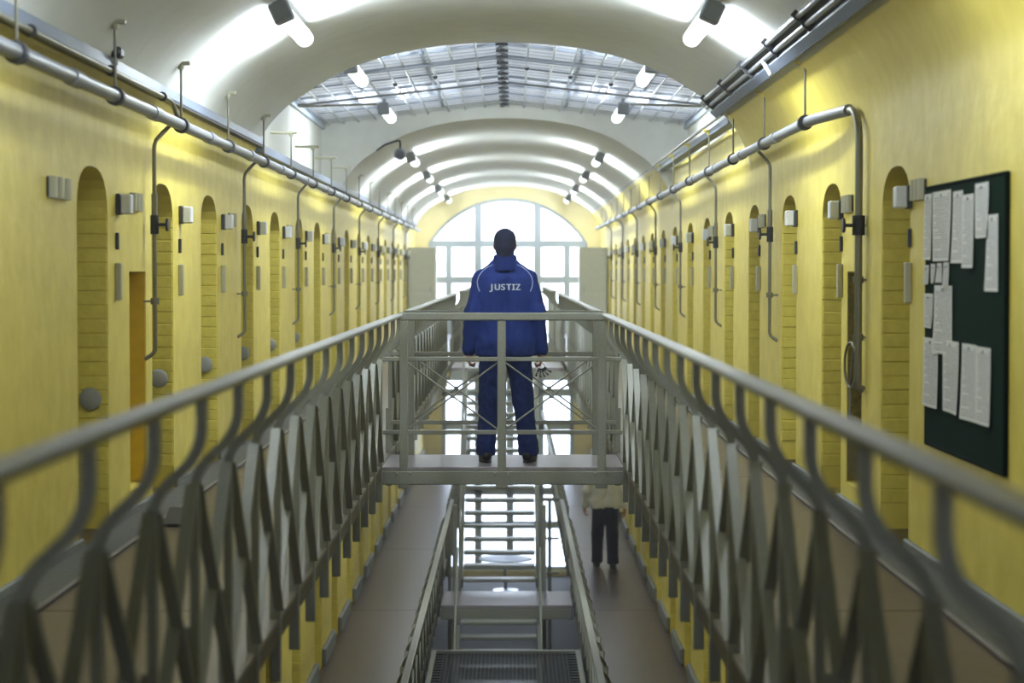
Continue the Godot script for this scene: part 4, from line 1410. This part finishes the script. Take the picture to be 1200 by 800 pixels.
func build_far_things() -> void:
	for sgn in [-1, 1]:
		var t := thing("steel_cabinet", "tall pale grey steel cabinet flanking the window, %s" % ("notice board side" if sgn > 0 else "side opposite the notice board"), "cabinet", Vector3(sgn * (W - 0.33), 0, -47.3))
		part("body", box_mesh(Vector3(0.62, 2.0, 1.0), 0.01, Vector3(0, 1.04, 0)), M.cabinet, t)
		part("base", box_mesh(Vector3(0.58, 0.06, 0.96), 0.005, Vector3(0, 0.03, 0)), M.capgrey, t)
		for y in [0.55, 1.53]:
			part("panel", box_mesh(Vector3(0.56, 0.9, 0.015), 0.005, Vector3(0, y, 0.505)), M.cabinet, t)
		part("handle", box_mesh(Vector3(0.02, 0.12, 0.02), 0.004, Vector3(-sgn * 0.2, 1.1, 0.515)), M.steel, t)
	var tb := thing("round_table", "round grey table on the ground floor by the lower window", "table", Vector3(-0.05, -2 * STOREY, -48.3))
	var st := mb()
	lathe(st, [Vector2(0, 0.72), Vector2(0.62, 0.72), Vector2(0.635, 0.735), Vector2(0.62, 0.75), Vector2(0, 0.75)], Vector3.ZERO, 28)
	part("top", st.commit(), M.capgrey, tb)
	part("column", tube_mesh([Vector3(0, 0.02, 0), Vector3(0, 0.72, 0)], 0.04, 10), M.steel, tb)
	var bs := mb()
	lathe(bs, [Vector2(0.3, 0.0), Vector2(0.3, 0.015), Vector2(0.05, 0.04), Vector2(0, 0.04)], Vector3.ZERO, 20)
	part("base", bs.commit(), M.steel, tb)

# ------------------------------------------------------------------ people
func V(x: float, y: float, z: float) -> Vector3:
	return Vector3(x, y, z)

# hand as its own fine grid: side s, wrist at w; fingers curled, pointing down and forward (-z)
func hand_bones(s: float, w: Vector3) -> Array:
	var b := [[w, w + V(0, -0.055, -0.008), 0.023, 0.026, 1.0]]
	b.append([w + V(0, -0.045, 0.016), w + V(0, -0.085, 0.014), 0.017, 0.016])
	b.append([w + V(0, -0.045, -0.024), w + V(0, -0.085, -0.024), 0.017, 0.016])
	var lens := [0.030, 0.034, 0.032, 0.025]
	for i in 4:
		var z := -0.034 + i * 0.0185
		var k := w + V(0, -0.088, z)
		var L: float = lens[i]
		var j1 := k + V(-s * 0.010, -L, 0)
		var j2 := j1 + V(-s * 0.026, -L * 0.25, 0)
		var tip := j2 + V(-s * 0.012, L * 0.55, 0)
		b.append([k, j1, 0.0095, 0.009])
		b.append([j1, j2, 0.009, 0.0085])
		b.append([j2, tip, 0.0085, 0.007])
	var th := w + V(-s * 0.008, -0.03, -0.036)
	b.append([th, th + V(-s * 0.014, -0.035, -0.014), 0.013, 0.0105])
	b.append([th + V(-s * 0.014, -0.035, -0.014), th + V(-s * 0.024, -0.062, -0.008), 0.0105, 0.008])
	return b

func append_mesh(to: SurfaceTool, m: Mesh) -> void:
	to.append_from(m, 0, Transform3D.IDENTITY)

func officer() -> void:
	var t := thing("person", "person in a blue uniform jacket lettered JUSTIZ, standing on the footbridge", "person", Vector3(0.045, 0.0, -16.42))
	# legs
	var hl := V(-0.098, 0.90, 0); var kl := V(-0.125, 0.50, -0.015); var al := V(-0.150, 0.09, 0.02)
	var hr := V(0.098, 0.90, 0); var kr := V(0.142, 0.50, -0.01); var ar := V(0.185, 0.09, 0.02)
	var el := V(-0.252, 1.175, 0.035); var er := V(0.255, 1.175, 0.035)
	var wl := V(-0.285, 0.885, -0.03); var wr := V(0.285, 0.885, -0.03)
	var sl := V(-0.175, 1.455, 0.0); var sr := V(0.175, 1.455, 0.0)
	# body: one continuous figure under the clothes, with head, neck and hands
	var body := []
	body.append([V(0, 1.46, -0.005), V(0, 1.63, -0.02), 0.062, 0.058])
	body.append([V(0, 1.745, 0.0), V(0, 1.71, -0.015), 0.083, 0.080])
	body.append([V(0, 1.66, -0.045), V(0, 1.645, -0.075), 0.058, 0.040])
	body.append([V(0, 1.70, -0.10), V(0, 1.685, -0.115), 0.012, 0.014])
	for s in [-1, 1]:
		body.append([V(s * 0.080, 1.70, -0.02), V(s * 0.083, 1.685, -0.025), 0.016, 0.011])
		body.append([V(s * 0.03, 1.72, -0.088), V(s * 0.034, 1.72, -0.088), 0.014, 0.014])
	body.append([V(-0.1, 1.41, 0), V(0.1, 1.41, 0), 0.07, 0.07, 0.8])
	body.append([V(-0.04, 1.38, 0), V(-0.04, 0.95, 0), 0.08, 0.08, 0.8])
	body.append([V(0.04, 1.38, 0), V(0.04, 0.95, 0), 0.08, 0.08, 0.8])
	body.append([sl, el, 0.045, 0.038]); body.append([el, wl, 0.036, 0.024])
	body.append([sr, er, 0.045, 0.038]); body.append([er, wr, 0.036, 0.024])
	body.append([hl, kl, 0.075, 0.052]); body.append([kl, al, 0.05, 0.038])
	body.append([hr, kr, 0.075, 0.052]); body.append([kr, ar, 0.05, 0.038])
	var bm := mb()
	append_mesh(bm, net(body, 0.013, 0.03).mesh)
	append_mesh(bm, net(hand_bones(-1, wl), 0.0045, 0.006).mesh)
	append_mesh(bm, net(hand_bones(1, wr), 0.0045, 0.006).mesh)
	part("body", bm.commit(), M.skin, t)
	# short hair
	var hair := [[V(0, 1.752, 0.004), V(0, 1.715, 0.004), 0.088, 0.086], [V(0, 1.68, 0.01), V(0, 1.64, 0.012), 0.078, 0.070]]
	part("hair", net(hair, 0.009, 0.02, 0.003, 60.0, func(p: Vector3) -> float: return maxf(-(p.z + 0.055 + (p.y - 1.78) * -0.3), 1.60 - p.y)).mesh, M.hair, t)
	# trousers
	var tr := []
	tr.append([V(-0.085, 0.94, 0.0), V(0.085, 0.94, 0.0), 0.115, 0.115, 0.95])
	tr.append([V(-0.07, 0.86, 0.03), V(0.07, 0.86, 0.03), 0.10, 0.10, 0.95])
	tr.append([hl, kl, 0.108, 0.082]); tr.append([kl, al + V(0, 0.01, 0), 0.082, 0.070])
	tr.append([hr, kr, 0.108, 0.082]); tr.append([kr, ar + V(0, 0.01, 0), 0.082, 0.072])
	tr.append([al + V(0, 0.06, 0), al + V(-0.002, -0.035, -0.005), 0.07, 0.072])
	tr.append([ar + V(0, 0.06, 0), ar + V(0.002, -0.035, -0.005), 0.072, 0.074])
	part("trousers", net(tr, 0.012, 0.025, 0.009, 22.0, func(p: Vector3) -> float: return 0.055 - p.y).mesh, M.trousers, t)
	# jacket
	var jk := []
	jk.append([V(-0.115, 1.42, 0.0), V(0.115, 1.42, 0.0), 0.098, 0.098, 1.0])
	jk.append([V(-0.06, 1.535, -0.005), V(0.06, 1.535, -0.005), 0.056, 0.056])
	jk.append([V(-0.10, 1.36, 0.0), V(-0.095, 0.93, 0.0), 0.125, 0.125, 0.95])
	jk.append([V(0.10, 1.36, 0.0), V(0.095, 0.93, 0.0), 0.125, 0.125, 0.95])
	jk.append([V(-0.10, 0.95, 0.005), V(-0.10, 0.85, 0.01), 0.128, 0.132, 0.95])
	jk.append([V(0.10, 0.95, 0.005), V(0.10, 0.85, 0.01), 0.128, 0.132, 0.95])
	jk.append([V(-0.06, 1.535, 0), V(-0.18, 1.45, 0), 0.056, 0.062]); jk.append([V(-0.182, 1.43, 0), el, 0.074, 0.066]); jk.append([el, wl, 0.064, 0.054])
	jk.append([V(0.06, 1.535, 0), V(0.18, 1.45, 0), 0.056, 0.062]); jk.append([V(0.182, 1.43, 0), er, 0.074, 0.066]); jk.append([er, wr, 0.064, 0.054])
	var jn := net(jk, 0.012, 0.03, 0.007, 13.0, func(p: Vector3) -> float: return 0.838 - p.y)
	part("jacket", jn.mesh, M.jacket, t)
	# stand-up collar
	var co := mb()
	var steps := 28
	for k in steps:
		for face in [[0.0, 1.0], [0.008, -1.0]]:
			var P := func(a: float, top: bool) -> Vector3:
				var r: float = (0.088 if top else 0.112) - face[0]
				return V(cos(a) * r, (1.625 + 0.012 * sin(a)) if top else 1.51, -0.008 + sin(a) * r * 0.92)
			var a0 := TAU * k / steps
			var a1 := TAU * (k + 1) / steps
			if sin((a0 + a1) / 2) < -0.93:
				continue
			squad(co, P.call(a0, false), P.call(a1, false), P.call(a1, true), P.call(a0, true), V(cos(a0), 0, sin(a0)) * face[1], V(cos(a1), 0, sin(a1)) * face[1], V(cos(a1), 0, sin(a1)) * face[1], V(cos(a0), 0, sin(a0)) * face[1])
		var a0 := TAU * k / steps
		var a1 := TAU * (k + 1) / steps
		if sin((a0 + a1) / 2) < -0.93:
			continue
		var R := func(a: float, r: float) -> Vector3: return V(cos(a) * r, 1.625 + 0.012 * sin(a), -0.008 + sin(a) * r * 0.92)
		quad(co, R.call(a0, 0.088), R.call(a1, 0.088), R.call(a1, 0.080), R.call(a0, 0.080), Vector3.UP)
	part("collar", co.commit(), M.jacket, t)
	# reflective piping over both shoulders and round the elbows
	for s in [-1, 1]:
		var path := []
		for q in [[0.095, 1.555], [0.135, 1.535], [0.175, 1.505], [0.205, 1.465], [0.218, 1.42], [0.212, 1.38], [0.198, 1.345]]:
			path.append(V(s * q[0], q[1], back_of(jn, s * q[0], q[1]) + 0.001))
		part("piping", tube_mesh(path, 0.004, 6), M.piping, t)
		var band := []
		for q in [0.215, 0.24, 0.265, 0.29, 0.315]:
			band.append(V(s * q, 1.155 + (q - 0.26) * -0.25, back_of(jn, s * q, 1.155) + 0.001))
		part("sleeve_piping", tube_mesh(band, 0.0035, 6), M.piping, t)
	# lettering pressed on to the back
	var tm := TextMesh.new()
	tm.text = "JUSTIZ"
	var sf := SystemFont.new()
	sf.font_names = PackedStringArray(["Droid Sans"])
	sf.font_weight = 600
	tm.font = sf
	tm.font_size = 32
	tm.pixel_size = 0.0026
	tm.depth = 0.004
	tm.curve_step = 1.0
	var src := tm.get_mesh_arrays()
	var vs: PackedVector3Array = src[Mesh.ARRAY_VERTEX]
	var lo := Vector3(1e9, 1e9, 0)
	var hi := -lo
	for p in vs:
		lo = lo.min(p)
		hi = hi.max(p)
	var sc := Vector2(0.245 / (hi.x - lo.x), 0.062 / (hi.y - lo.y))
	for i in vs.size():
		var x := (vs[i].x - (lo.x + hi.x) / 2) * sc.x
		var y := 1.372 + (vs[i].y - (lo.y + hi.y) / 2) * sc.y
		vs[i] = V(x, y, back_of(jn, x, y) + 0.003 + vs[i].z)
	src[Mesh.ARRAY_VERTEX] = vs
	var am := ArrayMesh.new()
	am.add_surface_from_arrays(Mesh.PRIMITIVE_TRIANGLES, src)
	part("lettering", am, M.print, t)
	shoes(t, [al, ar], [0.12, -0.2], 0.006)
	# keys held in one hand
	var ky := thing("key_bunch", "bunch of keys held in the officer's hand beside the trousers", "keys", t.position + wr + V(0.0, -0.125, -0.01))
	var ring := []
	for i in 21:
		ring.append(V(cos(TAU * i / 20.0) * 0.03, sin(TAU * i / 20.0) * 0.03 - 0.01, 0.005 * sin(i)))
	part("ring", tube_mesh(ring, 0.0035, 6), M.steel, ky)
	var i := 0
	for an in [-0.5, -0.1, 0.25, 0.6, 0.95]:
		var k := mb()
		var dirv := V(sin(an), -cos(an), 0.1 * (i - 2))
		bar(k, dirv * 0.03, dirv * 0.095, V(cos(an), sin(an), 0), 0.008, 0.004)
		bar(k, dirv * 0.026, dirv * 0.05, V(cos(an), sin(an), 0), 0.022, 0.004)
		bar(k, dirv * 0.08 + V(cos(an), sin(an), 0) * 0.006, dirv * 0.095 + V(cos(an), sin(an), 0) * 0.006, V(cos(an), sin(an), 0), 0.012, 0.004)
		part("key", k.commit(), M.dark, ky)
		i += 1

func shoes(t: Node3D, ankles: Array, turns: Array, lift: float) -> void:
	for i in 2:
		var a: Vector3 = ankles[i]
		var sh := [[V(0, 0.05, 0.055), V(0, 0.045, -0.02), 0.04, 0.045], [V(0, 0.045, -0.02), V(0, 0.032, -0.17), 0.046, 0.03], [V(0, 0.035, -0.1), V(0, 0.03, -0.16), 0.047, 0.04]]
		var g := net(sh, 0.009, 0.02, 0.0, 1.0, func(p: Vector3) -> float: return -p.y + 0.012)
		var o := part("shoe", g.mesh, M.shoe, t, V(a.x, lift - 0.004, a.z))
		o.rotation.y = turns[i]
		var so := mb()
		var prof := []
		for k in 24:
			var an := TAU * k / 24.0
			prof.append(V(cos(an) * 0.048, 0, sin(an) * (0.148 if sin(an) < 0 else 0.155) - 0.06))
		for k in 24:
			var p: Vector3 = prof[k]
			var q: Vector3 = prof[(k + 1) % 24]
			quad(so, p, q, q + V(0, 0.018, 0), p + V(0, 0.018, 0), p - V(0, 0, -0.06))
			tri(so, V(0, 0.018, -0.06), p + V(0, 0.018, 0), q + V(0, 0.018, 0), Vector3.UP, Vector3.UP, Vector3.UP)
			tri(so, V(0, 0, -0.06), p, q, Vector3.DOWN, Vector3.DOWN, Vector3.DOWN)
		part("sole", so.commit(), M.dark, o)

func walker() -> void:
	var t := thing("person", "person in a cream jacket and navy trousers walking on the lower gallery", "person", Vector3(1.51, -STOREY, -31.4))
	var hl := V(-0.09, 0.88, 0); var kl := V(-0.115, 0.49, -0.09); var al := V(-0.125, 0.10, -0.03)
	var hr := V(0.09, 0.88, 0); var kr := V(0.10, 0.48, 0.03); var ar := V(0.105, 0.09, 0.14)
	var sl := V(-0.17, 1.42, 0); var sr := V(0.17, 1.42, 0)
	var el := V(-0.285, 1.15, 0.02); var er := V(0.275, 1.14, 0.05)
	var wl := V(-0.31, 0.90, -0.09); var wr := V(0.29, 0.88, 0.02)
	var body := []
	body.append([V(0, 1.42, 0), V(0, 1.57, -0.01), 0.06, 0.056])
	body.append([V(0, 1.67, 0.0), V(0, 1.64, -0.015), 0.082, 0.078])
	body.append([V(0, 1.59, -0.045), V(0, 1.575, -0.07), 0.055, 0.04])
	body.append([V(0, 1.63, -0.095), V(0, 1.615, -0.11), 0.012, 0.013])
	for s in [-1, 1]:
		body.append([V(s * 0.083, 1.63, 0), V(s * 0.086, 1.615, 0), 0.017, 0.012])
	body.append([V(-0.1, 1.37, 0), V(0.1, 1.37, 0), 0.065, 0.065, 0.8])
	body.append([V(-0.04, 1.34, 0), V(-0.04, 0.92, 0), 0.08, 0.08, 0.8])
	body.append([V(0.04, 1.34, 0), V(0.04, 0.92, 0), 0.08, 0.08, 0.8])
	body.append([sl, el, 0.045, 0.036]); body.append([el, wl, 0.034, 0.024])
	body.append([sr, er, 0.045, 0.036]); body.append([er, wr, 0.034, 0.024])
	body.append([hl, kl, 0.07, 0.05]); body.append([kl, al, 0.048, 0.036])
	body.append([hr, kr, 0.07, 0.05]); body.append([kr, ar, 0.048, 0.036])
	var bm := mb()
	append_mesh(bm, net(body, 0.017, 0.03).mesh)
	append_mesh(bm, net(hand_bones(-1, wl), 0.006, 0.006).mesh)
	append_mesh(bm, net(hand_bones(1, wr), 0.006, 0.006).mesh)
	part("body", bm.commit(), M.skin, t)
	part("hair", net([[V(0, 1.68, 0.006), V(0, 1.64, 0.008), 0.087, 0.084]], 0.012, 0.02, 0.003, 60.0, func(p: Vector3) -> float: return maxf(-(p.z + 0.05 + (p.y - 1.71) * -0.3), 1.56 - p.y)).mesh, M.hair, t)
	var tr := []
	tr.append([V(-0.07, 0.92, 0.0), V(0.07, 0.92, 0.0), 0.115, 0.115, 0.95])
	tr.append([hl, kl, 0.112, 0.092]); tr.append([kl, al, 0.092, 0.08])
	tr.append([hr, kr, 0.112, 0.092]); tr.append([kr, ar, 0.092, 0.08])
	tr.append([al + V(0, 0.05, 0), al + V(0, -0.03, 0), 0.08, 0.082])
	tr.append([ar + V(0, 0.05, 0), ar + V(0, -0.03, 0), 0.08, 0.082])
	part("trousers", net(tr, 0.016, 0.02, 0.008, 20.0, func(p: Vector3) -> float: return 0.06 - p.y).mesh, M.navy, t)
	var jk := []
	jk.append([V(-0.11, 1.39, 0.0), V(0.11, 1.39, 0.0), 0.095, 0.095])
	jk.append([V(-0.05, 1.48, 0), V(0.05, 1.48, 0), 0.058, 0.058])
	jk.append([V(-0.09, 1.32, 0.0), V(-0.09, 0.96, 0.0), 0.125, 0.128, 0.95])
	jk.append([V(0.09, 1.32, 0.0), V(0.09, 0.96, 0.0), 0.125, 0.128, 0.95])
	jk.append([V(-0.115, 0.98, 0), V(0.115, 0.98, 0), 0.14, 0.14, 0.9])
	jk.append([sl, el, 0.075, 0.066]); jk.append([el, wl, 0.064, 0.052])
	jk.append([sr, er, 0.075, 0.066]); jk.append([er, wr, 0.064, 0.052])
	part("jacket", net(jk, 0.015, 0.03, 0.012, 12.0, func(p: Vector3) -> float: return 0.88 - p.y).mesh, M.cream, t)
	shoes(t, [al, V(ar.x, 0, ar.z)], [0.1, -0.1], 0.006)

# ------------------------------------------------------------------ assembly
func _ready() -> void:
	rng.seed = 11
	# camera: long lens standing over the well, focused on the officer
	var cam := Camera3D.new()
	cam.name = "camera"
	add_child(cam)
	var at := CameraAttributesPhysical.new()
	at.frustum_focal_length = 107.2
	at.frustum_focus_distance = 16.4
	at.exposure_aperture = 3.4
	cam.attributes = at
	cam.position = Vector3(0.1, 1.5, 0)
	cam.rotation_degrees = Vector3(-1.917, 0, 0)
	cam.fov = 18.56
	cam.current = true
	# overcast daylight
	var we := WorldEnvironment.new()
	we.name = "world_environment"
	var env := Environment.new()
	env.background_mode = Environment.BG_SKY
	var sky := Sky.new()
	var sm := ProceduralSkyMaterial.new()
	sm.sky_top_color = Color(0.82, 0.89, 1.0)
	sm.sky_horizon_color = Color(0.88, 0.93, 1.0)
	sm.ground_horizon_color = Color(0.80, 0.82, 0.84)
	sm.ground_bottom_color = Color(0.5, 0.5, 0.5)
	sky.sky_material = sm
	env.sky = sky
	env.background_energy_multiplier = 9.0
	env.tonemap_mode = Environment.TONE_MAPPER_LINEAR
	env.tonemap_exposure = 1.15
	env.volumetric_fog_enabled = true
	env.volumetric_fog_density = 0.004
	env.volumetric_fog_albedo = Color(1, 1, 1)
	env.volumetric_fog_anisotropy = 0.6
	env.sdfgi_enabled = true
	env.ssao_enabled = true
	env.ssil_enabled = true
	we.environment = env
	add_child(we)
	materials()
	profile()
	build_lamps()
	build_walls()
	build_shell()
	build_roof_light()
	build_end()
	build_railings()
	build_bridge()
	build_stairs()
	build_pipes()
	officer()
	walker()
	build_board()
	build_fittings()
	build_far_things()
